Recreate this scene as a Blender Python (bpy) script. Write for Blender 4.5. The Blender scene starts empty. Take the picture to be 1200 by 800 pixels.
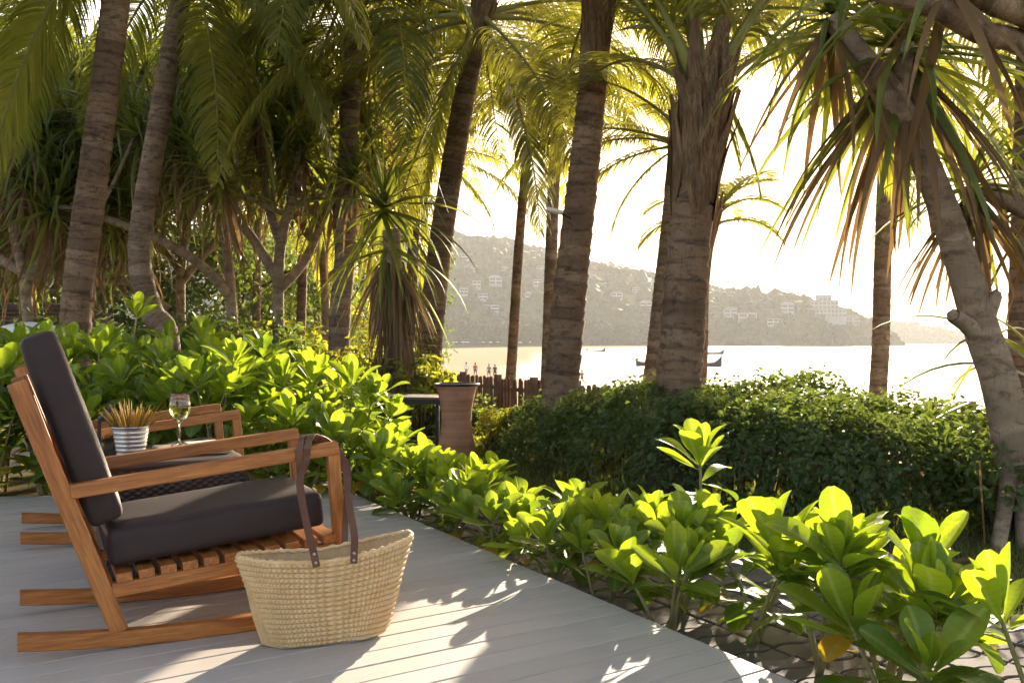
import bpy, bmesh, math, random
import numpy as np
from mathutils import Vector, Matrix, noise as mnoise

R = math.radians
sc = bpy.context.scene
# ------------------------------------------------------------------ camera
FPX, CAMZ = 1100.0, 1.0
cam_d = bpy.data.cameras.new('camera'); cam = bpy.data.objects.new('camera', cam_d)
sc.collection.objects.link(cam)
cam.location = (0, 0, CAMZ); cam.rotation_euler = (R(90), 0, 0)
cam_d.sensor_width = 36; cam_d.lens = 36*FPX/1200; cam_d.clip_start = .05; cam_d.clip_end = 20000
sc.camera = cam
# ------------------------------------------------------------------ sky, sun, exposure
SUN = Vector((.3045, 1, .288)).normalized()
EL, AZ = math.asin(SUN.z), math.atan2(SUN.x, SUN.y)
w = bpy.data.worlds.new('World'); sc.world = w; w.use_nodes = True
wn = w.node_tree; wn.nodes.clear()
sky = wn.nodes.new('ShaderNodeTexSky'); sky.sky_type = 'NISHITA'; sky.sun_disc = False
sky.sun_elevation = EL; sky.sun_rotation = AZ
sky.air_density = .4; sky.dust_density = 1.6; sky.ozone_density = 0
bg = wn.nodes.new('ShaderNodeBackground'); bg.inputs[1].default_value = .14
wo = wn.nodes.new('ShaderNodeOutputWorld')
tint = wn.nodes.new('ShaderNodeVectorMath'); tint.operation = 'MULTIPLY'; tint.inputs[1].default_value = (1, .895, .725)   # warm evening white balance, even over the whole sky
wn.links.new(sky.outputs[0], tint.inputs[0]); wn.links.new(tint.outputs[0], bg.inputs[0]); wn.links.new(bg.outputs[0], wo.inputs[0])
sl = bpy.data.lights.new('sun', 'SUN'); sl.energy = 3.8; sl.angle = R(.6); sl.color = (1, .86, .66)
so = bpy.data.objects.new('sun', sl); sc.collection.objects.link(so)
so.rotation_euler = SUN.to_track_quat('Z', 'Y').to_euler(); so.location = (20, 60, 30)
vs = sc.view_settings
vs.view_transform = 'Standard'; vs.look = 'None'; vs.gamma = 1; vs.use_curve_mapping = False
vs.exposure = 2.45
cy = sc.cycles
cy.use_denoising = True; cy.use_adaptive_sampling = True; cy.adaptive_threshold = .03
cy.max_bounces = 7; cy.diffuse_bounces = 3; cy.glossy_bounces = 3; cy.transmission_bounces = 6
cy.transparent_max_bounces = 6; cy.volume_bounces = 0
cy.caustics_reflective = False; cy.caustics_refractive = False; cy.sample_clamp_indirect = 4; cy.sample_clamp_direct = .6

# ------------------------------------------------------------------ helpers
COL = sc.collection
rng = random.Random(5)
def P(px, py, d):                       # a point seen at photo pixel px,py at depth d
    return Vector(((px-600)/FPX*d, d, CAMZ-(py-400)/FPX*d))
def link(o, parent=None):
    COL.objects.link(o)
    if parent is not None: o.parent = parent
    return o
def tag(o, label=None, cat=None, group=None, kind=None):
    if label: o['label'] = label
    if cat: o['category'] = cat
    if group: o['group'] = group
    if kind: o['kind'] = kind
    return o
def empty(name, loc=(0, 0, 0), rz=0):
    o = bpy.data.objects.new(name, None); o.empty_display_size = .1
    o.location = loc; o.rotation_euler = (0, 0, rz); return link(o)
def mesh(name, V, F, mats, smooth=True, mi=None):
    me = bpy.data.meshes.new(name)
    me.from_pydata([tuple(v) for v in V], [], F)
    if not isinstance(mats, (list, tuple)): mats = [mats]
    for m in mats: me.materials.append(m)
    if smooth: me.polygons.foreach_set('use_smooth', np.ones(len(me.polygons), bool))
    if mi is not None: me.polygons.foreach_set('material_index', np.array(mi, dtype=np.int32))
    me.update(); return me
def nmesh(name, V, Q, mats, smooth=True, mi=None):      # fast, numpy quads or tris
    V = np.asarray(V, np.float32); Q = np.asarray(Q, np.int32); k = Q.shape[1]; n = len(Q)
    me = bpy.data.meshes.new(name)
    me.vertices.add(len(V)); me.vertices.foreach_set('co', V.ravel())
    me.loops.add(n*k); me.loops.foreach_set('vertex_index', Q.ravel())
    me.polygons.add(n); me.polygons.foreach_set('loop_start', np.arange(0, n*k, k, dtype=np.int32))
    if not isinstance(mats, (list, tuple)): mats = [mats]
    for m in mats: me.materials.append(m)
    me.polygons.foreach_set('use_smooth', np.full(n, smooth, bool))
    if mi is not None: me.polygons.foreach_set('material_index', np.asarray(mi, np.int32))
    me.update(calc_edges=True); me.validate(); return me
def ob(name, me, parent=None, loc=None, rot=None, mat=None):
    o = bpy.data.objects.new(name, me)
    if mat is not None: o.matrix_basis = mat
    if loc is not None: o.location = loc
    if rot is not None: o.rotation_euler = rot
    return link(o, parent)
class MB:
    def __init__(s): s.V = []; s.F = []; s.M = []
    def add(s, V, F, m=0):
        b = len(s.V); s.V += [tuple(v) for v in V]; s.F += [tuple(i+b for i in f) for f in F]; s.M += [m]*len(F)
    def box(s, x0, x1, y0, y1, z0, z1, m=0):
        V = [(x, y, z) for z in (z0, z1) for y in (y0, y1) for x in (x0, x1)]
        s.add(V, [(0, 2, 3, 1), (4, 5, 7, 6), (0, 1, 5, 4), (2, 6, 7, 3), (0, 4, 6, 2), (1, 3, 7, 5)], m)
    def tube(s, pts, rad, n=8, m=0, cap=True):
        V, F = tube_vf(pts, rad, n, cap); s.add(V, F, m)
    def lathe(s, prof, n=32, m=0, c=(0, 0, 0)):
        V = []; F = []
        for r, z in prof:
            for k in range(n):
                a = 2*math.pi*k/n; V.append((c[0]+r*math.cos(a), c[1]+r*math.sin(a), c[2]+z))
        for i in range(len(prof)-1):
            for k in range(n):
                F.append((i*n+k, i*n+(k+1) % n, (i+1)*n+(k+1) % n, (i+1)*n+k))
        s.add(V, F, m)
    def mesh(s, name, mats, smooth=True): return mesh(name, s.V, s.F, mats, smooth, s.M)
    def build(s, name, mats, parent=None, smooth=True, **k): return ob(name, s.mesh(name, mats, smooth), parent, **k)
def frames(pts):
    pts = [Vector(p) for p in pts]; T = []
    for i in range(len(pts)):
        a = pts[max(i-1, 0)]; b = pts[min(i+1, len(pts)-1)]; T.append((b-a).normalized())
    ref = Vector((0, 0, 1)) if abs(T[0].z) < .9 else Vector((1, 0, 0))
    N = T[0].cross(ref).normalized(); out = []
    for t in T:
        N = (N-t*N.dot(t)).normalized(); out.append((t, N, t.cross(N)))
    return out
def tube_vf(pts, rad, n=8, cap=True):
    fr = frames(pts); V = []; F = []
    for i, p in enumerate(pts):
        r = rad[i] if isinstance(rad, (list, tuple)) else rad
        t, a, b = fr[i]; p = Vector(p)
        for k in range(n):
            an = 2*math.pi*k/n; V.append(p+a*(r*math.cos(an))+b*(r*math.sin(an)))
    for i in range(len(pts)-1):
        for k in range(n): F.append((i*n+k, i*n+(k+1) % n, (i+1)*n+(k+1) % n, (i+1)*n+k))
    if cap: F.append(tuple(range(n-1, -1, -1))); F.append(tuple(range((len(pts)-1)*n, len(pts)*n)))
    return V, F
def spline(pts, n):                     # Catmull-Rom through pts (tuples of any length)
    A = np.array([list(p) for p in pts], float)
    A = np.vstack([2*A[0]-A[1], A, 2*A[-1]-A[-2]]); out = []
    m = len(A)-3
    for k in range(n):
        u = k/(n-1)*m; i = min(int(u), m-1); t = u-i
        p0, p1, p2, p3 = A[i:i+4]
        out.append(.5*((2*p1)+(p2-p0)*t+(2*p0-5*p1+4*p2-p3)*t*t+(3*p1-p0-3*p2+p3)*t**3))
    return out
_cb = {}
def chamfer_box(lx, ly, lz, c, mat):
    key = (round(lx, 4), round(ly, 4), round(lz, 4), c, mat.name)
    if key in _cb: return _cb[key]
    bm = bmesh.new(); bmesh.ops.create_cube(bm, size=1)
    for v in bm.verts: v.co = Vector((v.co.x*lx, v.co.y*ly, v.co.z*lz))
    bmesh.ops.bevel(bm, geom=bm.edges[:], offset=c, segments=2, profile=.6, affect='EDGES')
    me = bpy.data.meshes.new('bar'); bm.to_mesh(me); bm.free(); me.materials.append(mat)
    _cb[key] = me; return me
def bar(name, p0, p1, wy, hz, mat, parent, c=.004, side=(0, 1, 0)):   # beam between two points, local X along it
    p0, p1 = Vector(p0), Vector(p1); x = (p1-p0); L = x.length; x.normalize()
    y = Vector(side); y = (y-x*y.dot(x)).normalized(); z = x.cross(y)
    M = Matrix((x, y, z)).transposed().to_4x4(); M.translation = (p0+p1)/2
    return ob(name, chamfer_box(L, wy, hz, c, mat), parent, mat=M)
def nz(x, y, z=0): return mnoise.noise(Vector((x, y, z)))
def fbm(x, y, z=0, o=4):
    s = 0; a = 1
    for i in range(o): s += a*nz(x, y, z); x *= 2.03; y *= 2.03; z *= 2.03; a *= .5
    return s

# ------------------------------------------------------------------ materials
class Mat:
    def __init__(s, name):
        s.m = bpy.data.materials.new(name); s.m.use_nodes = True; s.t = s.m.node_tree; s.t.nodes.clear()
        s.out = s.t.nodes.new('ShaderNodeOutputMaterial')
    def n(s, typ, ins=None, **at):
        nd = s.t.nodes.new('ShaderNode'+typ)
        for k, v in at.items(): setattr(nd, k, v)
        for k, v in (ins or {}).items():
            i = nd.inputs[k]
            if hasattr(v, 'is_linked') or isinstance(v, bpy.types.NodeSocket): s.t.links.new(v, i)
            else: i.default_value = v
        return nd
    def coord(s, scale=(1, 1, 1), out='Object'):
        tc = s.n('TexCoord'); mp = s.n('Mapping', {0: tc.outputs[out]}); mp.inputs['Scale'].default_value = scale
        return mp.outputs[0]
    def noise(s, vec, scale=5, detail=4, rough=.55, dist=0):
        return s.n('TexNoise', {'Vector': vec, 'Scale': scale, 'Detail': detail, 'Roughness': rough, 'Distortion': dist}).outputs['Fac']
    def ramp(s, fac, stops):
        r = s.n('ValToRGB', {0: fac}); e = r.color_ramp.elements
        while len(e) < len(stops): e.new(.5)
        for i, (p, c) in enumerate(stops):
            e[i].position = p; e[i].color = (c, c, c, 1) if isinstance(c, (int, float)) else (*c, 1)
        return r.outputs[0]
    def mix(s, f, a, b, mode='MIX'):
        nd = s.n('Mix', data_type='RGBA', blend_type=mode)
        for sock, v in ((nd.inputs[0], f), (nd.inputs[6], a), (nd.inputs[7], b)):
            if isinstance(v, bpy.types.NodeSocket): s.t.links.new(v, sock)
            elif isinstance(v, (int, float)) and sock.type == 'RGBA': sock.default_value = (v, v, v, 1)
            elif isinstance(v, (int, float)): sock.default_value = v
            else: sock.default_value = (*v, 1)
        return nd.outputs[2]
    def math(s, op, a, b=0):
        nd = s.n('Math', operation=op)
        for i, v in ((0, a), (1, b)):
            if isinstance(v, bpy.types.NodeSocket): s.t.links.new(v, nd.inputs[i])
            else: nd.inputs[i].default_value = v
        return nd.outputs[0]
    def bump(s, h, strength=.3, dist=.01):
        return s.n('Bump', {'Height': h, 'Strength': strength, 'Distance': dist}).outputs[0]
    def bsdf(s, col, rough=.5, spec=.5, metal=0, normal=None, **ex):
        nd = s.n('BsdfPrincipled')
        def st(k, v):
            if isinstance(v, bpy.types.NodeSocket): s.t.links.new(v, nd.inputs[k])
            else: nd.inputs[k].default_value = (*v, 1) if isinstance(v, tuple) and len(v) == 3 else v
        st('Base Color', col); st('Roughness', rough); st('Specular IOR Level', spec); st('Metallic', metal)
        if normal is not None: st('Normal', normal)
        for k, v in ex.items(): st(k, v)
        return nd.outputs[0]
    def done(s, shader): s.t.links.new(shader, s.out.inputs[0]); return s.m
    def rand(s): return s.n('ObjectInfo').outputs['Random']

def plain(name, col, rough=.6, metal=0, spec=.5, var=.25, scale=20, bump=.1, coat=0):
    k = Mat(name); v = k.noise(k.coord(), scale)
    c = k.mix(k.math('MULTIPLY', v, var*2), col, tuple(x*.55 for x in col))
    return k.done(k.bsdf(c, rough, spec, metal, k.bump(v, bump), **({'Coat Weight': coat} if coat else {})))
def leaf_material(name, dark, light, through, trans=.45, rough=.38, spec=.45, rib=None, scale=14, spots=0):
    k = Mat(name); co = k.coord()
    v = k.noise(co, scale, 3); r = k.rand()
    f = k.math('ADD', k.math('MULTIPLY', r, .6), k.math('MULTIPLY', v, .5))
    c = k.mix(f, dark, light); t = k.mix(f, through, tuple(min(1, x*1.25) for x in through))
    if rib:
        sx = k.n('SeparateXYZ', {0: k.n('TexCoord').outputs['Object']})
        ax = k.math('ABSOLUTE', sx.outputs[0])
        m = k.ramp(ax, [(0, 1), (.0035, 1), (.006, 0)])
        wv = k.n('TexWave', {'Vector': k.n('TexCoord').outputs['Object'], 'Scale': 16.0, 'Distortion': 1.0}, bands_direction='Y')
        c = k.mix(k.math('MULTIPLY', m, .6), c, rib); t = k.mix(k.math('MULTIPLY', m, .5), t, rib)
        t = k.mix(k.math('MULTIPLY', wv.outputs['Fac'], .13), t, dark)
        if spots:
            sp = k.ramp(k.noise(co, 38, 2), [(.66, 0), (.74, 1)])
            c = k.mix(k.math('MULTIPLY', sp, spots), c, (.12, .06, .02)); t = k.mix(k.math('MULTIPLY', sp, spots), t, (.12, .06, .02))
        nrm = k.bump(wv.outputs['Fac'], .12, .004)
    else: nrm = k.bump(v, .1, .01)
    s1 = k.bsdf(c, rough, spec, 0, nrm)
    s2 = k.n('BsdfTranslucent', {'Color': t}).outputs[0]
    return k.done(k.n('MixShader', {0: trans, 1: s1, 2: s2}).outputs[0])

m_young = leaf_material('leaf_young', (.10, .17, .015), (.16, .23, .02), (.36, .46, .015), .52, .36, .5, (.42, .45, .10), spots=.15)
m_mature = leaf_material('leaf_mature', (.045, .10, .015), (.09, .15, .02), (.24, .35, .015), .45, .34, .5, (.28, .32, .08), spots=.3)
m_yellow = leaf_material('leaf_yellowing', (.32, .22, .02), (.42, .26, .02), (.75, .48, .03), .5, .45, .4, (.5, .4, .1), spots=.8)
m_hedge = leaf_material('hedge_leaf', (.025, .05, .012), (.07, .11, .02), (.18, .24, .03), .32, .42, .4, scale=5)
m_bush = leaf_material('bush_leaf', (.05, .085, .012), (.11, .14, .02), (.42, .42, .03), .45, .42, .4, scale=5)
m_frond = leaf_material('frond_green', (.03, .06, .012), (.085, .11, .018), (.30, .30, .025), .42, .38, .45, scale=3)
m_frond_y = leaf_material('frond_gold', (.055, .075, .014), (.12, .125, .02), (.36, .34, .03), .46, .42, .4, scale=3)
m_frond_d = leaf_material('frond_dry', (.16, .10, .045), (.28, .18, .07), (.40, .25, .09), .35, .7, .2, scale=4)
m_pand = leaf_material('pandanus_green', (.045, .08, .016), (.10, .135, .024), (.30, .32, .03), .40, .33, .5, scale=4)
m_pand_d = leaf_material('pandanus_dry', (.11, .065, .03), (.22, .135, .06), (.26, .15, .06), .25, .7, .2, scale=4)
m_grass = leaf_material('grass_blade', (.045, .07, .015), (.10, .12, .03), (.30, .32, .05), .4, .5, .3, scale=2)
m_far = leaf_material('far_leaf', (.035, .055, .018), (.085, .10, .03), (.14, .15, .03), .15, .8, .1, scale=.03)

def bark(name, dark, mid, light, ringdark=.75):
    k = Mat(name); at = k.n('Attribute', attribute_name='ring').outputs['Fac']; seg = k.n('Attribute', attribute_name='seg').outputs['Fac']
    big = k.noise(k.coord((1, 1, 1.3)), 2.2, 5, .65, .5)
    blot = k.noise(k.coord((1, 1, 2.4)), 6.5, 5, .7, 1.0)
    crack = k.noise(k.coord((58, 58, 7)), 1, 4, .65, 2.0)
    c = k.mix(k.ramp(big, [(.34, 0), (.62, 1)]), mid, light)
    c = k.mix(k.math('MULTIPLY', seg, .8), c, tuple(x*.4+y*.5 for x, y in zip(mid, dark)))
    c = k.mix(k.ramp(blot, [(.50, 0), (.64, .75)]), c, dark)
    c = k.mix(k.ramp(crack, [(.36, .4), (.47, 0)]), c, tuple(x*.7 for x in dark))
    c = k.mix(k.math('MULTIPLY', at, ringdark), c, tuple(x*.4 for x in dark))
    pat = k.ramp(k.noise(k.coord((1.2, 1.2, 1.8)), 1.5, 6, .72, .8), [(.57, 0), (.63, 1)])
    c = k.mix(k.math('MULTIPLY', pat, .65), c, tuple(x*.45 for x in dark))
    h = k.math('ADD', k.math('MULTIPLY', crack, .8), blot)
    return k.done(k.bsdf(c, .85, .2, 0, k.bump(h, .5, .015)))
m_bark = bark('palm_bark', (.06, .034, .02), (.17, .10, .058), (.27, .175, .105))
m_bark2 = bark('palm_bark_grey', (.085, .053, .034), (.225, .15, .097), (.33, .235, .16), .6)
m_bark3 = bark('pandanus_bark', (.12, .075, .045), (.28, .19, .12), (.39, .28, .18), .35)
def fibre():
    k = Mat('leaf_sheath_fibre'); f = k.noise(k.coord((42, 42, 5)), 1, 4, .7, .6); b_ = k.noise(k.coord(), 5, 4)
    c = k.mix(k.ramp(f, [(.38, 0), (.62, 1)]), (.08, .045, .022), (.25, .155, .08)); c = k.mix(k.ramp(b_, [(.45, 0), (.65, .7)]), c, (.11, .07, .035))
    return k.done(k.bsdf(c, .9, .1, 0, k.bump(f, .8, .02)))
m_fibre = fibre()
m_petiole = plain('petiole', (.24, .22, .05), .5, spec=.3, var=.35, scale=6)
m_twig = plain('twig', (.14, .10, .06), .8, spec=.2, var=.4, scale=25, bump=.4)
m_stem = plain('shrub_stem', (.26, .22, .09), .7, spec=.3, var=.4, scale=30, bump=.4)

def wood(name, a, b, c, rough=.42, coat=.0, scale=1.0):
    k = Mat(name); r = k.rand()
    tc = k.n('TexCoord').outputs['Object']
    off = k.n('CombineXYZ', {0: k.math('MULTIPLY', r, 37.0), 1: k.math('MULTIPLY', r, 11.0), 2: 0.0}).outputs[0]
    v = k.n('VectorMath', {0: tc, 1: off}, operation='ADD').outputs[0]
    mp = k.n('Mapping', {0: v}); mp.inputs['Scale'].default_value = (2.2*scale, 26*scale, 26*scale)
    n1 = k.noise(mp.outputs[0], 1.3, 5, .6, 1.2)
    mp2 = k.n('Mapping', {0: v}); mp2.inputs['Scale'].default_value = (9*scale, 160*scale, 160*scale)
    n2 = k.noise(mp2.outputs[0], 1, 3, .6)
    col = k.ramp(n1, [(.3, a), (.5, b), (.72, c)])
    col = k.mix(k.ramp(n2, [(.38, .5), (.55, 0)]), col, tuple(x*.45 for x in a))
    col = k.mix(k.math('MULTIPLY', r, .3), col, tuple(x*.7 for x in b))
    bmp = k.bump(k.math('ADD', n1, n2), .18, .003)
    return k.done(k.bsdf(col, k.math('ADD', k.math('MULTIPLY', n2, .25), rough-.1), .45, 0, bmp, **({'Coat Weight': coat, 'Coat Roughness': .25} if coat else {})))
m_teak = wood('teak', (.25, .072, .012), (.43, .145, .026), (.54, .21, .048), .40, .10)
m_fence = wood('fence_wood', (.12, .065, .04), (.22, .125, .075), (.31, .19, .12), .75)
m_board = wood('pale_board', (.5, .40, .26), (.62, .52, .36), (.7, .6, .44), .5)
m_dark = plain('dark_metal', (.02, .018, .017), .45, spec=.5)
m_slab = wood('table_top', (.10, .07, .045), (.17, .12, .08), (.24, .17, .11), .55)

def deck_mat():
    k = Mat('deck_paint'); r = k.rand(); co = k.coord()
    n1 = k.noise(k.coord((1.5, 30, 30)), 1.4, 5, .6, .6); n2 = k.noise(co, 2.2, 5, .6); n3 = k.noise(co, 55, 2)
    c = k.mix(r, (.43, .375, .32), (.49, .43, .37))
    c = k.mix(k.ramp(n1, [(.5, 0), (.75, .3)]), c, (.33, .29, .255))
    c = k.mix(k.ramp(n2, [(.52, 0), (.78, .45)]), c, (.30, .27, .24))
    c = k.mix(k.ramp(n3, [(.68, 0), (.75, .5)]), c, (.24, .21, .18))
    return k.done(k.bsdf(c, k.math('ADD', k.math('MULTIPLY', n2, .2), .5), .25, 0, k.bump(k.math('ADD', n1, k.math('MULTIPLY', n3, .3)), .14, .004)))
m_deck = deck_mat()
def paver_mat():
    k = Mat('paver_concrete'); r = k.rand(); co = k.coord()
    n = k.noise(co, 60, 4, .7); n2 = k.noise(co, 9, 4)
    c = k.mix(r, (.11, .09, .078), (.17, .14, .12)); c = k.mix(k.ramp(n2, [(.45, 0), (.7, .6)]), c, (.12, .10, .08))
    return k.done(k.bsdf(c, .85, .2, 0, k.bump(n, .35, .004)))
m_paver = paver_mat()
def cushion_mat():
    k = Mat('cushion_fabric'); co = k.coord()
    n = k.noise(co, 7, 4); f = k.noise(co, 420, 2); wv = k.noise(co, 3.2, 3, .5, .8)
    c = k.mix(n, (.032, .020, .018), (.048, .032, .028))
    return k.done(k.bsdf(c, .6, .22, 0, k.bump(k.math('ADD', k.math('MULTIPLY', f, .12), wv), .25, .02)))
m_cush = cushion_mat()
m_pipe = plain('cushion_piping', (.075, .062, .058), .5, var=.1)
def straw_mat():
    k = Mat('straw'); at = k.n('Attribute', attribute_name='strand').outputs['Fac']; co = k.coord()
    n = k.noise(co, 16, 4, .7); f = k.noise(k.coord((1, 1, 2)), 150, 2)
    c = k.mix(k.ramp(n, [(.35, 0), (.65, 1)]), (.60, .37, .16), (.74, .51, .26))
    c = k.mix(k.ramp(f, [(.45, 0), (.7, .7)]), c, (.82, .61, .34))
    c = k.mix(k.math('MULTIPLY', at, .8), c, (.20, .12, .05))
    return k.done(k.bsdf(c, .62, .3, 0, k.bump(f, .3, .003)))
m_straw = straw_mat()
m_leather = plain('brown_leather', (.14, .05, .018), .42, spec=.5, var=.4, scale=60, bump=.2)
m_rivet = plain('rivet_metal', (.5, .47, .42), .3, metal=1, var=.1)
def wicker_mat():
    k = Mat('wicker_brown'); at = k.n('Attribute', attribute_name='strand').outputs['Fac']
    c = k.mix(at, (.045, .026, .018), (.008, .005, .004))
    return k.done(k.bsdf(c, .42, .5, 0, k.bump(k.noise(k.coord(), 200, 2), .2, .002)))
m_wicker = wicker_mat()
m_zinc = plain('galvanised_zinc', (.62, .61, .60), .36, metal=.9, var=.3, scale=24, bump=.05)
m_terra = None
def terracotta():
    k = Mat('terracotta'); co = k.coord()
    b = k.noise(k.coord((.6, .6, 14)), 1, 3); n = k.noise(co, 6, 5, .65)
    c = k.mix(k.ramp(b, [(.4, 0), (.6, 1)]), (.36, .17, .09), (.48, .245, .14)); c = k.mix(k.ramp(n, [(.5, 0), (.75, .6)]), c, (.15, .09, .065))
    return k.done(k.bsdf(c, .8, .2, 0, k.bump(n, .25, .01)))
m_terra = terracotta()
def glass_mat(name, col=(1, 1, 1), ior=1.45, rough=0):
    k = Mat(name); return k.done(k.bsdf(col, rough, .5, 0, None, **{'Transmission Weight': 1.0, 'IOR': ior}))
m_glass = glass_mat('clear_glass'); m_wine = glass_mat('white_wine', (.93, .80, .22), 1.34)
m_cloth = plain('white_canvas', (.78, .76, .72), .85, var=.1, scale=8)
m_paper = plain('cream_linen', (.72, .66, .54), .8, var=.12, scale=40, bump=.2)
m_lampgrey = plain('lamp_grey', (.72, .62, .48), .45, var=.15)
m_skin = plain('skin', (.42, .25, .17), .6, var=.1); m_hair = plain('hair', (.03, .02, .015), .6)
def cloth(n, c): return plain(n, c, .85, var=.15)
m_white = cloth('white_shirt', (.7, .7, .7)); m_navy = cloth('dark_cloth', (.03, .03, .045)); m_red = cloth('red_cloth', (.38, .06, .06)); m_greyc = cloth('grey_cloth', (.2, .2, .22))
m_boat = plain('boat_hull', (.09, .06, .045), .6, var=.3, scale=3); m_boat2 = plain('boat_trim', (.45, .38, .28), .6)
m_wallw = plain('house_wall', (.36, .33, .29), .85, var=.15, scale=.4); m_roof = plain('house_roof', (.25, .15, .11), .85, var=.35, scale=.8)
m_roofg = plain('house_roof_grey', (.30, .28, .26), .85, var=.3, scale=.8); m_win = plain('window_dark', (.045, .05, .055), .15, spec=.6)
m_shingle = wood('shingle', (.10, .075, .06), (.17, .125, .10), (.25, .19, .15), .85)

def ground_mat():
    k = Mat('garden_and_sand'); geo = k.n('NewGeometry').outputs['Position']
    at = k.n('Attribute', attribute_name='zone').outputs['Fac']      # 0 garden soil, 1 sand, 2 forest
    n = k.noise(geo, 1.7, 5); f = k.noise(geo, 45, 3); b = k.noise(geo, .05, 4)
    soil = k.mix(k.ramp(n, [(.4, 0), (.6, 1)]), (.045, .05, .018), (.11, .085, .05))
    soil = k.mix(k.ramp(f, [(.5, 0), (.7, .6)]), soil, (.16, .12, .07))
    sand = k.mix(b, (.36, .28, .19), (.43, .34, .24))
    wet = k.n('Attribute', attribute_name='wet').outputs['Fac']
    sand = k.mix(wet, sand, (.15, .12, .09))
    c = k.mix(k.math('MINIMUM', at, 1.0), soil, sand); c = k.mix(k.math('SUBTRACT', at, 1.0), c, (.03, .045, .014))
    rough = k.math('SUBTRACT', .9, k.math('MULTIPLY', wet, .6))
    return k.done(k.bsdf(c, rough, k.math('MULTIPLY', wet, .35), 0, k.bump(f, .3, .02)))
m_ground = ground_mat()
def sea_mat():
    k = Mat('sea_water'); geo = k.n('NewGeometry').outputs['Position']
    mp = k.n('Mapping', {0: geo}); mp.inputs['Scale'].default_value = (.35, .8, 1)
    n = k.noise(mp.outputs[0], .55, 5, .6); mp2 = k.n('Mapping', {0: geo}); mp2.inputs['Scale'].default_value = (.03, .1, 1)
    n2 = k.noise(mp2.outputs[0], .6, 4)
    h = k.math('ADD', n, k.math('MULTIPLY', n2, 2))
    return k.done(k.bsdf((.10, .16, .17), .16, .5, 0, k.bump(h, .35, .8), IOR=1.33))
m_sea = sea_mat()

# ================================================================== SETTING
GZ = -.14                                # garden level, deck is z = 0
SEA = -3.9
SHORE = [(300, -400), (150, -100), (80, 10), (45, 35), (27, 55), (14, 90), (11, 135), (18, 216), (26, 359), (60, 520), (120, 680),
         (200, 780), (300, 900), (400, 1020), (450, 1075), (468, 1120), (440, 1250), (300, 1500), (500, 1800), (900, 1880), (1080, 1960), (1200, 2100), (1150, 2500), (1100, 3000)]
FENCE = [(-1.3, 16.3), (-.15, 13.7), (.85, 11.6), (2.2, 9.5), (3.7, 7.55), (5.4, 5.6)]
GARD = [(-60, 75), (-25, 45), (-8, 27)]+[(x+.25, y+.3) for x, y in FENCE]+[(9, 2.0), (14, -6), (25, -40)]
def sd_poly(x, y, poly):                # distance to a polyline, positive on its left-hand (inland) side
    A = np.array(poly); best = np.full(x.shape, 1e9); sg = np.ones(x.shape)
    for (ax, ay), (bx, by) in zip(A[:-1], A[1:]):
        dx, dy = bx-ax, by-ay; t = np.clip(((x-ax)*dx+(y-ay)*dy)/(dx*dx+dy*dy), 0, 1)
        qx, qy = ax+t*dx, ay+t*dy; d = np.hypot(x-qx, y-qy); c = dx*(y-ay)-dy*(x-ax)
        m = d < best; best = np.where(m, d, best); sg = np.where(m, np.sign(c)+(c == 0), sg)
    return best*sg
def sstep(a, b, x): t = np.clip((x-a)/(b-a), 0, 1); return t*t*(3-2*t)
def ground_z(x, y):
    x = np.asarray(x, float); y = np.asarray(y, float)
    ds = sd_poly(x, y, SHORE); dg = -sd_poly(x, y, GARD)
    beach = SEA+np.where(ds > 0, np.minimum(.05*ds, .9+.004*ds), .06*ds)
    beach = np.maximum(beach, SEA-3)
    k = sstep(9, 0, -dg)                 # 1 in the garden, 0 on the beach
    z = beach*(1-k)+GZ*k
    return z, ds, k
ang = np.linspace(-math.pi, math.pi, 361)[:-1]
rad = np.concatenate([[.3], np.geomspace(1, 2850, 110)])
AA, RR = np.meshgrid(ang, rad); GX, GY = RR*np.sin(AA), RR*np.cos(AA)
GZm, DS, KG = ground_z(GX, GY)
nr, na = GX.shape; idx = np.arange(nr*na).reshape(nr, na)
Q = np.stack([idx[:-1], np.roll(idx, -1, 1)[:-1], np.roll(idx, -1, 1)[1:], idx[1:]], -1).reshape(-1, 4)
me = nmesh('ground', np.stack([GX, GY, GZm], -1).reshape(-1, 3), Q[:, ::-1], m_ground)
zone = (1-KG)
zone = np.where((DS > 60+25*np.sin(GX*.05)), np.maximum(zone, 1+sstep(0, 30, DS-70)), zone)
for nm, arr in (('zone', zone), ('wet', sstep(14, 1, DS))):
    a = me.attributes.new(nm, 'FLOAT', 'POINT'); a.data.foreach_set('value', arr.astype(np.float32).ravel())
tag(ob('ground', me), 'garden soil sloping down to the pale sand of the beach', 'ground', kind='structure')
k = 120
me = mesh('sea', [(-300, -600, SEA), (2850, -600, SEA), (2850, 2850, SEA), (-300, 2850, SEA)], [(0, 1, 2, 3)], m_sea, False)
tag(ob('sea', me), 'calm bright sea filling the bay', 'sea', kind='structure')

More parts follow.
